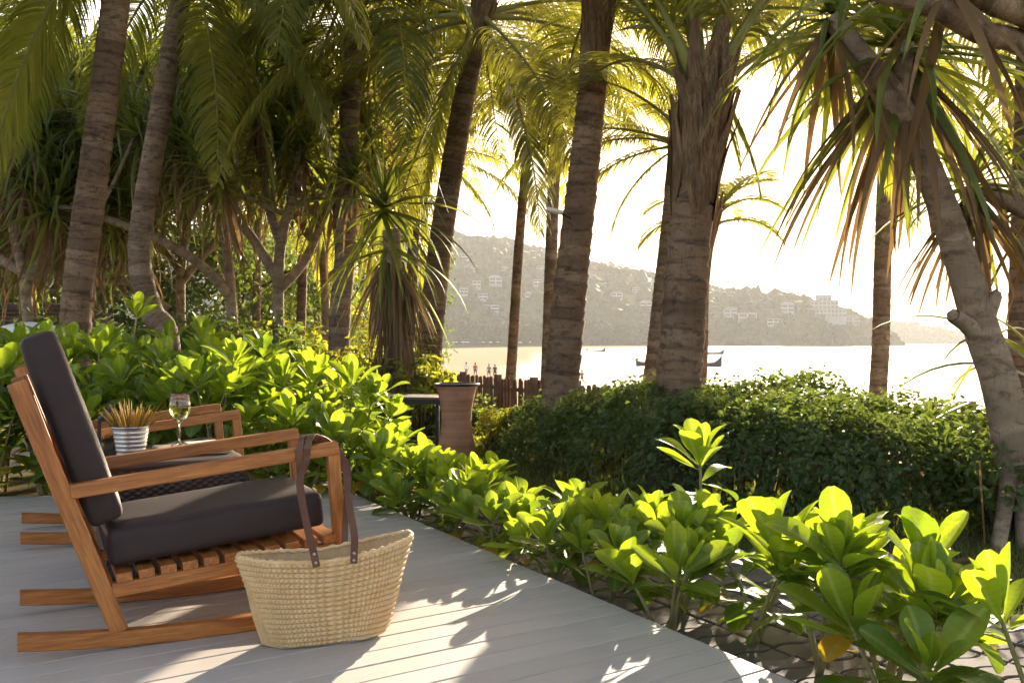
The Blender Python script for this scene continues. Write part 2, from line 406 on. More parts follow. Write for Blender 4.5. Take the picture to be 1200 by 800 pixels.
# ---- hills across the bay
def interp(x, pts): return np.interp(x, [p[0] for p in pts], [p[1] for p in pts])
HILLS = {}
def hill(name, label, ridge, y_foot, y_ridge, y_back, x0, x1, seed, n=90):
    xs = np.linspace(x0, x1, n); ts = np.linspace(0, 1.6, 60)
    V = np.zeros((len(ts), n, 3))
    for j, x in enumerate(xs):
        h = interp(x, ridge); f = interp(x, y_foot)
        for i, t in enumerate(ts):
            y = f+(y_ridge-f)*t if t <= 1 else y_ridge+(t-1)/.6*(y_back-y_ridge)
            s = math.sin(min(t, 1)*math.pi/2)**1.15 if t <= 1 else 1-.5*((t-1)/.6)**2
            nn = fbm(x*.006+seed, y*.006, seed)*.10*min(1, t*3)
            V[i, j] = (x, y, SEA-1.2+(h+5)*max(0, s+nn))
    I = np.arange(len(ts)*n).reshape(len(ts), n)
    Q = np.stack([I[:-1, :-1], I[:-1, 1:], I[1:, 1:], I[1:, :-1]], -1).reshape(-1, 4)
    HILLS[name] = V
    return tag(ob(name, nmesh(name, V.reshape(-1, 3), Q, m_far)), label, 'hill', kind='structure')
def foot(pts): return pts
hill('hill', 'high wooded hill behind the far end of the beach', [(-900, 120), (-500, 140), (-200, 148), (-65, 142), (20, 132), (106, 110), (180, 92), (236, 78), (319, 58), (420, 40), (520, 20)],
     [(-900, 830), (-100, 800), (100, 830), (200, 860), (300, 960), (420, 1100), (520, 1250)], 1300, 1700, -900, 520, 1.3)
hill('hill', 'lower wooded headland reaching into the bay', [(150, 20), (200, 42), (258, 55), (315, 52), (363, 41), (410, 24), (440, 8), (458, 2)],
     [(150, 850), (200, 830), (300, 925), (400, 1030), (458, 1090)], 1100, 1330, 150, 458, 4.1, 60)
hill('hill', 'farthest faint headland on the horizon', [(450, 80), (640, 66), (777, 50), (850, 40), (915, 30), (1000, 12), (1060, 2)],
     [(450, 1850), (900, 1890), (1060, 1960)], 2050, 2300, 450, 1060, 7.7, 60)
HV = [o for o in COL.objects if o.name.startswith('hill')]
from mathutils.bvhtree import BVHTree
bpy.context.view_layer.update()
BV = [BVHTree.FromPolygons([v.co[:] for v in o.data.vertices], [p.vertices[:] for p in o.data.polygons]) for o in HV]
def hill_at(x, y):
    z = None
    for b in BV:
        h = b.ray_cast(Vector((x, y, 500)), Vector((0, 0, -1)))
        if h[0] and (z is None or h[0].z > z): z = h[0].z
    return z
def hill_px(px, py):
    d = Vector(((px-600)/FPX, 1, (400-py)/FPX)).normalized(); best = None
    for b in BV:
        h = b.ray_cast(Vector((0, 0, CAMZ)), d)
        if h[0] and (best is None or h[3] < best[1]): best = (h[0], h[3])
    return best[0] if best else None
# canopy lumps: the far wood reads as one mass
bm = bmesh.new(); bmesh.ops.create_icosphere(bm, subdivisions=1, radius=1); bm.verts.ensure_lookup_table()
ICO_V = np.array([v.co[:] for v in bm.verts]); ICO_F = np.array([[v.index for v in f.verts] for f in bm.faces]); bm.free()
bm = bmesh.new(); bmesh.ops.create_icosphere(bm, subdivisions=2, radius=1); bm.verts.ensure_lookup_table()
ICO2_V = np.array([v.co[:] for v in bm.verts]); ICO2_F = np.array([[v.index for v in f.verts] for f in bm.faces]); bm.free()
nr_ = np.random.RandomState(3)
def lumps(centres, sizes, zs=1.0, amp=.28):
    Vs = []; Fs = []
    for i, (c, s) in enumerate(zip(centres, sizes)):
        v = ICO_V*(1+amp*nr_.randn(len(ICO_V), 1))*np.array([1, 1, zs])*s+np.array(c)
        Vs.append(v); Fs.append(ICO_F+i*len(ICO_V))
    return np.concatenate(Vs), np.concatenate(Fs)
cen = []; siz = []
for V, cnt, lo, hi in ((HILLS['hill'], 0, 0, 0),):
    pass
for b, (x0, x1, y0, y1, cnt) in zip(BV, ((-560, 470, 790, 1420, 4600), (150, 456, 830, 1200, 1500), (450, 1060, 1840, 2150, 1500))):
    k = 0
    while k < cnt:
        x = nr_.uniform(x0, x1); y = nr_.uniform(y0, y1); h = b.ray_cast(Vector((x, y, 500)), Vector((0, 0, -1)))[0]
        k += 1
        if h is None or h.z < SEA+1.5: continue
        s = nr_.uniform(2.6, 6.0)*(1.5 if nr_.rand() < .12 else 1); cen.append((x, y, h.z+s*.35)); siz.append(s)
V, F = lumps(cen, siz)
tag(ob('hill_forest', nmesh('hill_forest', V, F, m_far, False)), 'hazy green forest covering the hills across the bay', 'forest', kind='stuff')
# tall shore trees at the hill foot: many small tufts per tree
cen = []; siz = []
for i in range(170):
    px = nr_.uniform(500, 870); d = interp(px, [(500, 790), (640, 800), (760, 850), (870, 960)])+nr_.uniform(-5, 45)
    x = (px-600)/FPX*d; hgt = nr_.uniform(9, 23)*(1 if px < 800 else .7)
    z0 = float(ground_z(np.array([x]), np.array([d]))[0][0])
    for j in range(26):
        t = nr_.rand()**.8; rr = (.32-.2*abs(t-.35))*hgt*.8
        cen.append((x+nr_.randn()*rr*.5, d+nr_.randn()*rr*.5, z0+hgt*(.12+.88*t))); siz.append(nr_.uniform(.9, 2.2))
V, F = lumps(cen, siz, 1.3, .35)
tag(ob('shore_woodland', nmesh('shore_woodland', V, F, m_far, False)), 'tall feathery trees in a hazy belt behind the far beach', 'trees', kind='stuff')

# ---- houses on the hillside
def house(pos, w_, h_, storeys, roof, label, group, rz=0, flat=False):
    e = empty('hillside_house', pos, rz); dpt = w_*.6
    b = MB(); b.box(-w_/2, w_/2, 0, dpt, -6, h_); b.build('wall', m_wallw, e, False)
    b = MB()
    if flat: b.box(-w_/2-.5, w_/2+.5, -.8, dpt+.5, h_+.01, h_+.6)
    else:
        o = .9; V = [(-w_/2-o, -o, h_+.02), (w_/2+o, -o, h_+.02), (w_/2+o, dpt+o, h_+.02), (-w_/2-o, dpt+o, h_+.02), (-w_/4, dpt/2, h_+w_*.2), (w_/4, dpt/2, h_+w_*.2)]
        b.add(V, [(0, 1, 5, 4), (2, 3, 4, 5), (1, 2, 5), (3, 0, 4), (3, 2, 1, 0)])
    b.build('roof', m_roof if roof else m_roofg, e, False)
    nx = max(2, int(w_/7)); sh = h_/storeys
    for s in range(storeys):
        for i in range(nx):
            x = -w_/2+(i+.5)*w_/nx
            b = MB(); b.box(x-w_/nx*.42, x+w_/nx*.42, -.12, .02, s*sh+sh*.22, s*sh+sh*.82); b.build('window', m_win, e, False)
    return tag(e, label, 'house', group)
houses = [(545, 305, 9, 4), (553, 318, 15, 3), (559, 338, 8, 5), (581, 334, 13, 5), (566, 352, 9, 4), (544, 346, 8, 4), (576, 366, 14, 4), (592, 320, 8, 3),
          (630, 335, 9, 4), (622, 352, 12, 4), (634, 318, 8, 3), (690, 326, 14, 3), (705, 340, 9, 5), (722, 351, 12, 4), (745, 343, 8, 3), (757, 362, 13, 4),
          (860, 352, 16, 7), (855, 372, 13, 6), (875, 378, 18, 7), (842, 350, 13, 6), (905, 382, 12, 5), (922, 366, 13, 6), (985, 372, 12, 5), (998, 381, 14, 6), (1015, 372, 12, 5), (1048, 371, 14, 5)]
for i, (px, py, w_, h_) in enumerate(houses):
    p = hill_px(px, py)
    if p is None: continue
    house(p+Vector((0, -4, .5)), w_, h_+2, 2, i % 3, 'small pale house half hidden in trees on the hillside', 'houses on the hills across the bay', rng.uniform(-.3, .3), i % 2 == 0)
p = hill_px(965, 372)
if p:
    e = empty('hillside_hotel', p+Vector((0, -12, 0)), -.1)
    for lv, (x0, x1, z0, z1, yo) in enumerate(((-24, 20, -8, 9, 0), (-16, 14, 9, 18, 8), (-6, 8, 18, 24, 14))):
        b = MB(); b.box(x0, x1, yo, yo+16, z0, z1); b.build('wall', m_wallw, e, False)
        b = MB(); b.box(x0-.8, x1+.8, yo-1, yo+17, z1+.01, z1+.8); b.build('roof', m_roofg, e, False)
        n = int((x1-x0)/4)
        for s in range(int((z1-max(z0, 0))/4.3)):
            for i in range(n):
                x = x0+(i+.5)*(x1-x0)/n; zz = max(z0, 0)+s*4.3
                b = MB(); b.box(x-1.3, x+1.3, yo-.15, yo+.02, zz+.8, zz+3.6); b.build('window', m_win, e, False)
    tag(e, 'stepped pale hotel block with rows of windows on the headland', 'hotel')

# ---- parasols and stalls along the far beach
for i in range(15):
    px = 524+100*rng.random()**1.4; d = 768+rng.uniform(-14, 22); x = (px-600)/FPX*d
    z = float(ground_z(np.array([x]), np.array([d]))[0][0])
    e = empty('beach_parasol', (x, d, z)); b = MB(); b.tube([(0, 0, 0), (0, 0, 3)], .07, 5); b.build('pole', m_dark, e)
    b = MB(); b.lathe([(1.9, 2.5), (1.0, 2.9), (.02, 3.2)], 8); b.build('canopy', m_cloth, e, False)
    tag(e, 'tiny white parasol on the far end of the beach', 'parasol', 'parasols on the far beach')

# ---- longtail boats
def boat(px, py, L, rz, label, canopy=False):
    d = (CAMZ-SEA)*FPX/(py-400); e = empty('longtail_boat', ((px-600)/FPX*d, d, SEA-.15), rz)
    n = 15; V = []; F = []
    for i in range(n):
        t = i/(n-1)*2-1; x = t*L/2; wd = .85*(1-abs(t)**2.6)+.06; sh = .75+.25*t*t+max(0, t-.55)**2*6.5+max(0, -t-.7)**2*3; x += max(0, t-.7)*.6
        for (yy, zz) in ((-wd, sh), (-wd*.75, .3), (0, 0), (wd*.75, .3), (wd, sh), (wd*.85, sh-.04), (0, .35), (-wd*.85, sh-.04)): V.append((x, yy, zz))
    for i in range(n-1):
        for k in range(8): F.append((i*8+k, i*8+(k+1) % 8, (i+1)*8+(k+1) % 8, (i+1)*8+k))
    F += [tuple(range(7, -1, -1)), tuple(range((n-1)*8, n*8))]
    ob('hull', mesh('hull', V, F, m_boat), e)
    b = MB()
    for s in (-1, 1): b.tube([((i/(n-1)*2-1)*L/2+max(0, (i/(n-1)*2-1)-.7)*.6, V[i*8+(0 if s < 0 else 4)][1]*1.02, V[i*8][2]+.03) for i in range(n)], .06, 5)
    b.build('gunwale', m_boat2, e)
    b = MB(); b.tube([(-L*.47, 0, .9), (-L*.47, 0, 1.3), (-L*.6, .1, 1.25)], .07, 5); b.box(-L*.5, -L*.43, -.25, .25, 1.25, 1.6); b.build('engine', m_dark, e, False)
    for x in (-.2, 0, .2):
        b = MB(); b.box(x*L-.15, x*L+.15, -.75, .75, .62, .68); b.build('thwart', m_boat2, e, False)
    return tag(e, label, 'boat')
boat(698, 412, 9, .05, 'long dark boat moored just off the far sand beside the big palm trunk')
boat(760, 428, 5.5, .25, 'low dark longtail boat with its engine up, left of the thickest palm')
boat(824, 429, 7, -.05, 'longtail boat with a high curved prow right of the thickest palm')
boat(836, 415, 8, .1, 'small faint longtail boat far out beyond the high-prowed one')

# ---- people walking on the beach
def person(px, feet_y, d, top, bottom, rz, step, label, hgt=1.7):
    x = (px-600)/FPX*d; z = float(ground_z(np.array([x]), np.array([d]))[0][0])
    s = hgt/1.75; me = bpy.data.meshes.new('person')
    J = [(0, 0, .98), (0, 0, 1.15), (0, 0, 1.38), (0, 0, 1.47), (0, .01, 1.56), (0, .01, 1.70),
         (.10, 0, .92), (.10, -step*.5, .50), (.10, -step*.6+.02, .08), (.10, -step*.6-.12, .03),
         (-.10, 0, .92), (-.10, step*.4, .50), (-.10, step*.8, .09), (-.10, step*.8-.12, .03),
         (.19, 0, 1.40), (.25, .05*step, 1.12), (.24, -.08, .90), (.23, -.12, .80), (-.19, 0, 1.40), (-.25, -.05, 1.12), (-.24, -.05, .90), (-.23, -.09, .80)]
    Ed = [(0, 1), (1, 2), (2, 3), (3, 4), (4, 5), (0, 6), (6, 7), (7, 8), (8, 9), (0, 10), (10, 11), (11, 12), (12, 13), (2, 14), (14, 15), (15, 16), (16, 17), (2, 18), (18, 19), (19, 20), (20, 21)]
    rd = [.15, .14, .15, .06, .085, .09, .095, .06, .04, .035, .095, .06, .04, .035, .06, .045, .034, .03, .06, .045, .034, .03]
    me.from_pydata([tuple(c*s for c in j) for j in J], Ed, [])
    o = ob('person', me, None, (x, d, z), (0, 0, rz)); m = o.modifiers.new('skin', 'SKIN')
    for i, v in enumerate(me.skin_vertices[0].data): v.radius = (rd[i]*s, rd[i]*s*.85); v.use_root = i == 0
    o.modifiers.new('sub', 'SUBSURF').levels = 1
    dg = bpy.context.evaluated_depsgraph_get(); m2 = bpy.data.meshes.new_from_object(o.evaluated_get(dg)); o.modifiers.clear(); o.data = m2
    m2.materials.clear()
    for mm in (m_skin, top, bottom): m2.materials.append(mm)
    for p in m2.polygons:
        c = p.center/s; p.use_smooth = True
        p.material_index = 1 if (1.0 < c.z < 1.46 and abs(c.x) < .24) or (c.z > 1.2 and c.z < 1.46) else 2 if .55 < c.z <= 1.0 and abs(c.x) < .2 else 0
    V = ICO2_V*np.array([.105, .115, .11])*s+np.array([0, .025, 1.675])*s; keep = [f for f in ICO2_F if not (V[f].mean(0)[1] < -.03*s and V[f].mean(0)[2] < 1.69*s)]
    ob('hair', mesh('hair', V, [tuple(f) for f in keep], m_hair), o)
    return tag(o, label, 'person', 'people walking on the beach')
person(546.5, 440, 104, m_white, m_greyc, 2.8, .3, 'person in a white top walking on the sand, leftmost of the walkers by the fence')
person(557, 440, 103, m_red, m_navy, 3.0, -.3, 'person in dark red top walking on the sand beside the one in white')
person(573, 442, 100, m_greyc, m_navy, .2, .3, 'person in grey top walking on the sand close to a companion in black')
person(580, 443, 100, m_navy, m_navy, -.2, -.3, 'person dressed in black walking on the sand beside one in grey')
person(674, 448, 95, m_red, m_white, .3, .25, 'person in red top and white shorts near the water edge')
person(682, 447, 95, m_skin, m_navy, 3.1, -.25, 'bare-chested person in dark shorts near the water edge')

# ================================================================== DECK
DIR = Vector((math.cos(R(34)), math.sin(R(34)), 0)); NRM = Vector((-DIR.y, DIR.x, 0))
E0 = Vector((.826, 2.778, 0)); EDIR = Vector((-.4825, .876, 0)).normalized(); EN = Vector((EDIR.y, -EDIR.x, 0))   # deck edge, EN points out to the path
deck_poly = [E0+EDIR*(-3.6), E0+EDIR*4.08, Vector((-5.6, 5.75, 0)), Vector((-6.5, -2.0, 0))]
deck = empty('deck', (-1, 3, 0)); tag(deck, 'grey painted timber deck under the rocking chairs', 'deck', kind='structure')
PW = .118
def clip_interval(c):                   # plank at offset c along NRM: range along DIR inside the polygon
    ts = []
    for i in range(4):
        a, b = deck_poly[i], deck_poly[(i+1) % 4]; da, db = a.dot(NRM)-c, b.dot(NRM)-c
        if da*db < 0: q = a.lerp(b, da/(da-db)); ts.append(q.dot(DIR))
    return (min(ts), max(ts)) if len(ts) == 2 else None
lo = min(p.dot(NRM) for p in deck_poly); hi = max(p.dot(NRM) for p in deck_poly); c = lo+.03; r2 = random.Random(2)
while c < hi-PW:
    i0, i1 = clip_interval(c+.003), clip_interval(c+PW-.003)
    if i0 and i1:
        z0 = r2.uniform(-.0012, .0012); b = MB(); a0, a1 = i0; b0, b1 = i1; g = .0022; ch = .003
        cx = Vector(((a0+a1)/2, c+PW/2, 0))
        cuts = [0, 1] if r2.random() < .45 else [0, r2.uniform(.25, .8), 1]
        for s0, s1 in zip(cuts[:-1], cuts[1:]):
            b = MB(); e0 = .0015 if s0 > 0 else 0; e1 = .0015 if s1 < 1 else 0
            def q(s, lo_, hi_, e): return lo_+(hi_-lo_)*s+e
            xa0, xb0 = q(s0, a0, a1, e0), q(s0, b0, b1, e0); xa1, xb1 = q(s1, a0, a1, -e1), q(s1, b0, b1, -e1)
            ya, yb = c+g, c+PW-g
            V = [(xa0, ya, -.03), (xa1, ya, -.03), (xb1, yb, -.03), (xb0, yb, -.03), (xa0, ya, -ch), (xa1, ya, -ch), (xb1, yb, -ch), (xb0, yb, -ch),
                 (xa0+ch, ya+ch, 0), (xa1-ch, ya+ch, 0), (xb1-ch, yb-ch, 0), (xb0+ch, yb-ch, 0)]
            b.add([Vector((x-cx.x, y-cx.y, z+z0)) for x, y, z in V], [(0, 1, 5, 4), (1, 2, 6, 5), (2, 3, 7, 6), (3, 0, 4, 7), (4, 5, 9, 8), (5, 6, 10, 9), (6, 7, 11, 10), (7, 4, 8, 11), (8, 9, 10, 11)])
            w_ = DIR*cx.x+NRM*cx.y
            o = ob('plank', b.mesh('plank', m_deck, False), deck, w_-Vector((-1, 3, 0)), (0, 0, R(34)))
    c += PW
b = MB()                                # fascia under the plank ends and joists below
V = [p+(-EN if k in (0, 1) else Vector())*.02 for k, p in enumerate(deck_poly)]
V2 = [Vector((p.x+1, p.y-3, z)) for z in (GZ-.02, -.032) for p in V]
b.add(V2, [(0, 1, 5, 4), (1, 2, 6, 5), (2, 3, 7, 6), (3, 0, 4, 7), (4, 5, 6, 7)])
b.build('fascia', m_deck, deck, False)

# ================================================================== PAVED PATH
path = empty('path', E0); tag(path, 'narrow path of wavy interlocking grey pavers beside the deck', 'path', kind='structure')
def paver_mesh(k):
    L, W_ = .196, .096; n = 12; top = []; g = .003
    def wav(t): return .013*math.sin(t*2*math.pi)
    lowr = [(-L/2+g+(L-2*g)*i/n, -W_/2+wav(i/n)) for i in range(n+1)]; up = [(x, y+W_) for x, y in reversed(lowr)]
    out = lowr+up; m = len(out); V = []; ch = .006
    for z, inset in ((-.06, 0), (-.004, 0), (0, ch)):
        for x, y in out: V.append((x*(1-inset/L*2), y-inset*(1 if y > 0 else -1)*.8, z))
    F = [(r*m+i, r*m+(i+1) % m, (r+1)*m+(i+1) % m, (r+1)*m+i) for r in range(2) for i in range(m)]+[tuple(range(2*m, 3*m))]
    return mesh('paver', V, F, m_paver, False)
pm = paver_mesh(0)
ang_p = math.atan2(EN.y, EN.x)
spots = []
for j in range(-14, 62):
    for i in range(7):
        q_ = E0+EDIR*((j+.5)*.1025)+EN*(.02+(i+.5)*.203)
        if q_.y > 2.2: spots.append((q_.length, q_-E0+Vector((0, 0, GZ+.024+rng.uniform(-.004, .004))), (rng.uniform(-.012, .012), rng.uniform(-.012, .012), ang_p+rng.uniform(-.01, .01))))
spots.sort(key=lambda q: q[0]); b = MB()
for k, (d_, loc_, rot_) in enumerate(spots):
    if k < 295: ob('paver', pm, path, loc_, rot_)
    else:                                # farther ones joined
        M = Matrix.Translation(loc_) @ Matrix.Rotation(rot_[2], 4, 'Z')
        b.add([M @ v.co for v in pm.vertices], [tuple(p.vertices) for p in pm.polygons])
tag(b.build('far_pavers', m_paver, path, False), kind='stuff')

# ================================================================== ROCKING CHAIRS
CA = R(27); CP = Vector((-1.52, 2.92, 0)); CU = Vector((math.cos(CA), math.sin(CA), 0)); CV = Vector((-CU.y, CU.x, 0)); CW = .62
def rounded_box(lx, ly, lz, r, n=9, puff=.012, seed=0):
    V = []; F = []; key = {}
    def vid(p):
        k_ = tuple(round(x, 5) for x in p)
        if k_ not in key: key[k_] = len(V); V.append(Vector(p))
        return key[k_]
    for ax in range(3):
        for s in (-1, 1):
            for i in range(n):
                for j in range(n):
                    q = []
                    for (a, b_) in ((i, j), (i+1, j), (i+1, j+1), (i, j+1)):
                        u_ = math.sin((a/n-.5)*math.pi)*.5*.9+(a/n-.5)*.1; v_ = math.sin((b_/n-.5)*math.pi)*.5*.9+(b_/n-.5)*.1
                        p = [0, 0, 0]; p[ax] = s*.5; p[(ax+1) % 3] = u_; p[(ax+2) % 3] = v_; q.append(vid(p))
                    F.append(tuple(q) if s > 0 else tuple(reversed(q)))
    out = []
    for p in V:
        q = Vector((p.x*lx, p.y*ly, p.z*lz)); inn = Vector([max(-h/2+r, min(h/2-r, c_)) for c_, h in zip(q, (lx, ly, lz))])
        d = q-inn
        if d.length > 1e-6: q = inn+d.normalized()*r
        bx, by, bz = 1-(2*p.x)**2, 1-(2*p.y)**2, 1-(2*p.z)**2
        q.z += math.copysign(1, p.z)*puff*bx*by*(abs(p.z) > .3); q.y += math.copysign(1, p.y)*puff*.6*bx*bz*(abs(p.y) > .3); q.x += math.copysign(1, p.x)*puff*.6*by*bz*(abs(p.x) > .3)
        wr = .0035*fbm(q.x*7+seed, q.y*7, q.z*9); q += Vector((wr*.3, wr*.6, wr))
        out.append(q)
    return out, F
def cushion(name, c0, c1, thick, width, parent, seed):   # c0,c1 = (u,z) ends of its middle line
    a = Vector((c0[0], 0, c0[1])); b_ = Vector((c1[0], 0, c1[1])); x = (b_-a).normalized(); z = Vector((-x.z, 0, x.x)) ; y = z.cross(x)
    M = Matrix((x, y, z)).transposed().to_4x4(); M.translation = (a+b_)/2
    L = (b_-a).length; V, F = rounded_box(L, width, thick, .026, 11, .008, seed)
    o = ob(name, mesh(name, V, F, m_cush), parent, mat=M)
    for s in (-1, 1):
        pts = []; rx, ry = L/2-.012, width/2-.012; cr = .03
        for (sx, sy) in ((1, 1), (-1, 1), (-1, -1), (1, -1)):
            for k_ in range(5):
                an = {(1, 1): 0, (-1, 1): 90, (-1, -1): 180, (1, -1): 270}[(sx, sy)]+k_*22.5
                pts.append((sx*(rx-cr)+cr*math.cos(R(an)), sy*(ry-cr)+cr*math.sin(R(an)), s*(thick/2-.010)))
        pts.append(pts[0]); b = MB(); b.tube(pts, .0042, 6, cap=False); b.build('piping', m_pipe, o)
    return o
def rocker_mesh():
    n = 26; V = []; F = []; hw = .0225
    def zb(u): return .0+.036*((u-.56)/.577)**2
    for i in range(n+1):
        u = -.017+1.137*i/n; z = zb(u); h = .052; c_ = .004
        for (y, zz) in ((-hw+c_, z), (hw-c_, z), (hw, z+c_), (hw, z+h-c_), (hw-c_, z+h), (-hw+c_, z+h), (-hw, z+h-c_), (-hw, z+c_)): V.append((u, y, zz))
    for i in range(n):
        for k_ in range(8): F.append((i*8+k_, i*8+(k_+1) % 8, (i+1)*8+(k_+1) % 8, (i+1)*8+k_))
    F += [tuple(range(7, -1, -1)), tuple(range(n*8, n*8+8))]
    return mesh('rocker', V, [tuple(reversed(f)) for f in F], m_teak, False), zb
def rocking_chair(label):
    e = empty('rocking_chair'); rm, zb = rocker_mesh()
    yn = CW/2
    for s in (-1, 1):
        y = s*(yn-.0225)
        ob('rocker', rm, e, (0, y, 0))
        sd = (0, 1, 0)
        bar('back_post', (.279, y, .056), (-.020, y, .872), .040, .056, m_teak, e, .004, sd)
        bar('front_post', (1.036, y, .054), (.988, y, .617), .040, .044, m_teak, e, .004, sd)
        bar('armrest', (.132, y, .5215), (1.008, y, .617), .048, .046, m_teak, e, .005, sd)
        bar('seat_rail', (.255, y, .192), (1.01, y, .257), .036, .046, m_teak, e, .004, sd)
        bar('back_cleat', (.13, y-s*.038, .46), (.015, y-s*.038, .80), .03, .03, m_teak, e, .003, sd)
    sl_ = (.257-.192)/(1.01-.255)
    for i in range(11):
        u = .292+i*.0685; z = .192+sl_*(u-.255)+.0375
        o = bar('seat_slat', (u, -yn+.004, z), (u, yn-.004, z), .050, .029, m_teak, e, .003, (1, 0, sl_))
    for i in range(6):
        t = .10+i*.155; u = .279+(-.299)*(t*.88+.12); z = .056+.816*(t*.88+.12)
        bar('back_slat', (u-.038+.02, -yn+.045, z), (u-.038+.02, yn-.045, z), .018, .06, m_teak, e, .003, (1, 0, .36))
    bar('stretcher', (.25, -yn+.05, .13), (.25, yn-.05, .13), .03, .05, m_teak, e, .003, (1, 0, 0))
    cushion('seat_cushion', (.245, .318), (.968, .394), .128, CW-.10, e, 1.0)
    cushion('back_cushion', (.248, .405), (.036, 1.022), .115, CW-.10, e, 5.0)
    return tag(e, label, 'chair', 'teak rocking chairs on the deck')
def copy_tree(o, parent=None):
    c_ = o.copy(); COL.objects.link(c_)
    if parent is not None: c_.parent = parent
    for ch_ in list(o.children): copy_tree(ch_, c_)
    return c_
ch1 = rocking_chair('teak rocking chair with dark cushions and a straw bag hung on its armrest')
ch1.location = CP+CV*(CW/2); ch1.rotation_euler = (0, 0, CA)
ch2 = copy_tree(ch1); ch2.location = CP+CV*(CW/2+1.75)-CU*.012
ch2['label'] = 'teak rocking chair on the far side of the wicker side table'
def cl(u, v, z=0): return CP+CU*u+CV*v+Vector((0, 0, z))

# ---- straw bag
bag = empty('straw_bag', (-.622, 3.165, 0), R(21))
def bag_body():
    n, rows, per = 620, 17, 7; V = []; F = []; at = []; m = rows*per
    for i in range(m+1):
        t = i/m; h = .285*t; ff = t**.85
        a = .185+.105*ff; b_ = .085+.025*ff-.01*t*t
        if t < .06: k_ = .86+.14*math.sqrt(max(0, 1-(1-t/.06)**2)); a *= k_; b_ *= k_
        rp = (i % per)/per; row = i//per
        for j in range(n):
            th = 2*math.pi*j/n; ex = .78
            cx = math.copysign(abs(math.cos(th))**ex, math.cos(th)); sy = math.copysign(abs(math.sin(th))**ex, math.sin(th))
            br = math.sin(math.pi*rp)**.6 if rp > 0 else 0
            s_ = 2*math.pi*j/n*46
            dg_ = abs(math.sin(s_*1.0+(rp-.5)*(3.6 if rp < .5 else -3.6)))
            d = .0046*br+.0062*br*dg_-.002
            sag = .012*fbm(cx*1.6, sy*1.6+3, t*2)
            zz = h+.022*(cx*cx)*t*t-.010*t*(1-abs(cx))+.02*t*max(0, cx)-.012*t*max(0, -cx)
            V.append((cx*(a+d)+sag, sy*(b_+d)+sag*.8, zz+.004)); at.append(max(0, 1-br*1.4)*.7+.75*(1-dg_)**1.5*br)
    for i in range(m):
        for j in range(n): F.append((i*n+j, i*n+(j+1) % n, (i+1)*n+(j+1) % n, (i+1)*n+j))
    rim = [Vector(v) for v in V[m*n:]]
    b0 = len(V); F.append(tuple(range(n-1, -1, -1)))
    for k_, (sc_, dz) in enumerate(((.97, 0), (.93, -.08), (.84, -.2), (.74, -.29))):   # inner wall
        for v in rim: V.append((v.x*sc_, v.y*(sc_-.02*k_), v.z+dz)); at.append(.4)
    prev = m*n
    for k_ in range(4):
        cur = b0+k_*n
        for j in range(n): F.append((prev+j, prev+(j+1) % n, cur+(j+1) % n, cur+j))
        prev = cur
    me = mesh('body', V, F, m_straw, True); A = me.attributes.new('strand', 'FLOAT', 'POINT'); A.data.foreach_set('value', np.array(at, np.float32))
    return me, rim
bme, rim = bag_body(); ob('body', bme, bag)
b = MB(); rp_ = [rim[i % len(rim)]*1.0+Vector((0, 0, .002)) for i in range(0, len(rim)+1, 4)]
pts = []
for i, v in enumerate(rp_): pts.append(v+Vector((0, 0, .0025*math.sin(i*1.9))))
b.tube(pts, [.0075+.0015*math.sin(i*2.1) for i in range(len(pts))], 7, cap=False)
o = b.build('rim', m_straw, bag)
bpy.context.view_layer.update(); bagI = bag.matrix_world.inverted()
def strap(pts, wdt=.024, th=.004):      # flat leather band along world points; width across view of the bag's side
    S = spline(pts, 60); fr = frames(S); V = []; F = []; bx = Vector((math.cos(R(21)), math.sin(R(21)), 0))
    for i, p in enumerate(S):
        p = Vector(p); t = fr[i][0]; w_ = (bx-t*bx.dot(t))
        if w_.length < .35: w_ = w_+(CU-t*CU.dot(t))*.5
        w_.normalize(); nn = t.cross(w_)
        for (a, c_) in ((-1, -1), (1, -1), (1, 1), (-1, 1)): V.append(bagI @ (p+w_*(a*wdt/2)+nn*(c_*th/2)))
    for i in range(len(S)-1):
        for k_ in range(4): F.append((i*4+k_, i*4+(k_+1) % 4, (i+1)*4+(k_+1) % 4, (i+1)*4+k_))
    F += [(3, 2, 1, 0), tuple(range(len(S)*4-4, len(S)*4))]
    return ob('handle', mesh('handle', V, F, m_leather, False), bag)
arm_t = lambda u: .545+(u-.132)*.109+.0265
def cw(u, v, z): return CP+CU*u+CV*v+Vector((0, 0, z))
h1 = strap([P(371, 664, 3.030), P(367, 645, 3.034), P(358, 608, 3.12), P(351, 565, 3.225), cw(.885, -.010, .575), cw(.890, -.010, .628), cw(.905, .006, .6615), cw(.93, .045, .664), cw(.985, .078, .635),
            cw(1.045, .075, .57), P(409, 590, 3.30), P(415, 625, 3.13), P(415, 645, 3.073), P(414.5, 660, 3.065)])
h2 = strap([P(366, 650, 3.26), P(362, 628, 3.27), P(355, 590, 3.27), cw(.862, -.012, .53), cw(.860, -.012, .60), cw(.868, -.006, .650), cw(.885, .02, .6655), cw(.93, .072, .652),
            cw(1.0, .10, .61), cw(1.06, .07, .54), P(405, 600, 3.34), P(404, 632, 3.30), P(403, 655, 3.29)], .022)
for h_, pts_ in ((h1, [(370, 659, 3.025), (368, 649, 3.028), (414.5, 656, 3.059), (414.8, 648, 3.065)]),):
    for q_ in pts_:
        b = MB(); c_ = bagI @ P(*q_); n_ = Vector((0, -1, 0))
        b.tube([c_+Vector((0, .004, 0)), c_-Vector((0, .005, 0))], [.0055, .0045], 10); b.build('rivet', m_rivet, h_)
tag(bag, 'woven straw tote bag with brown leather handles looped over the armrest', 'bag')

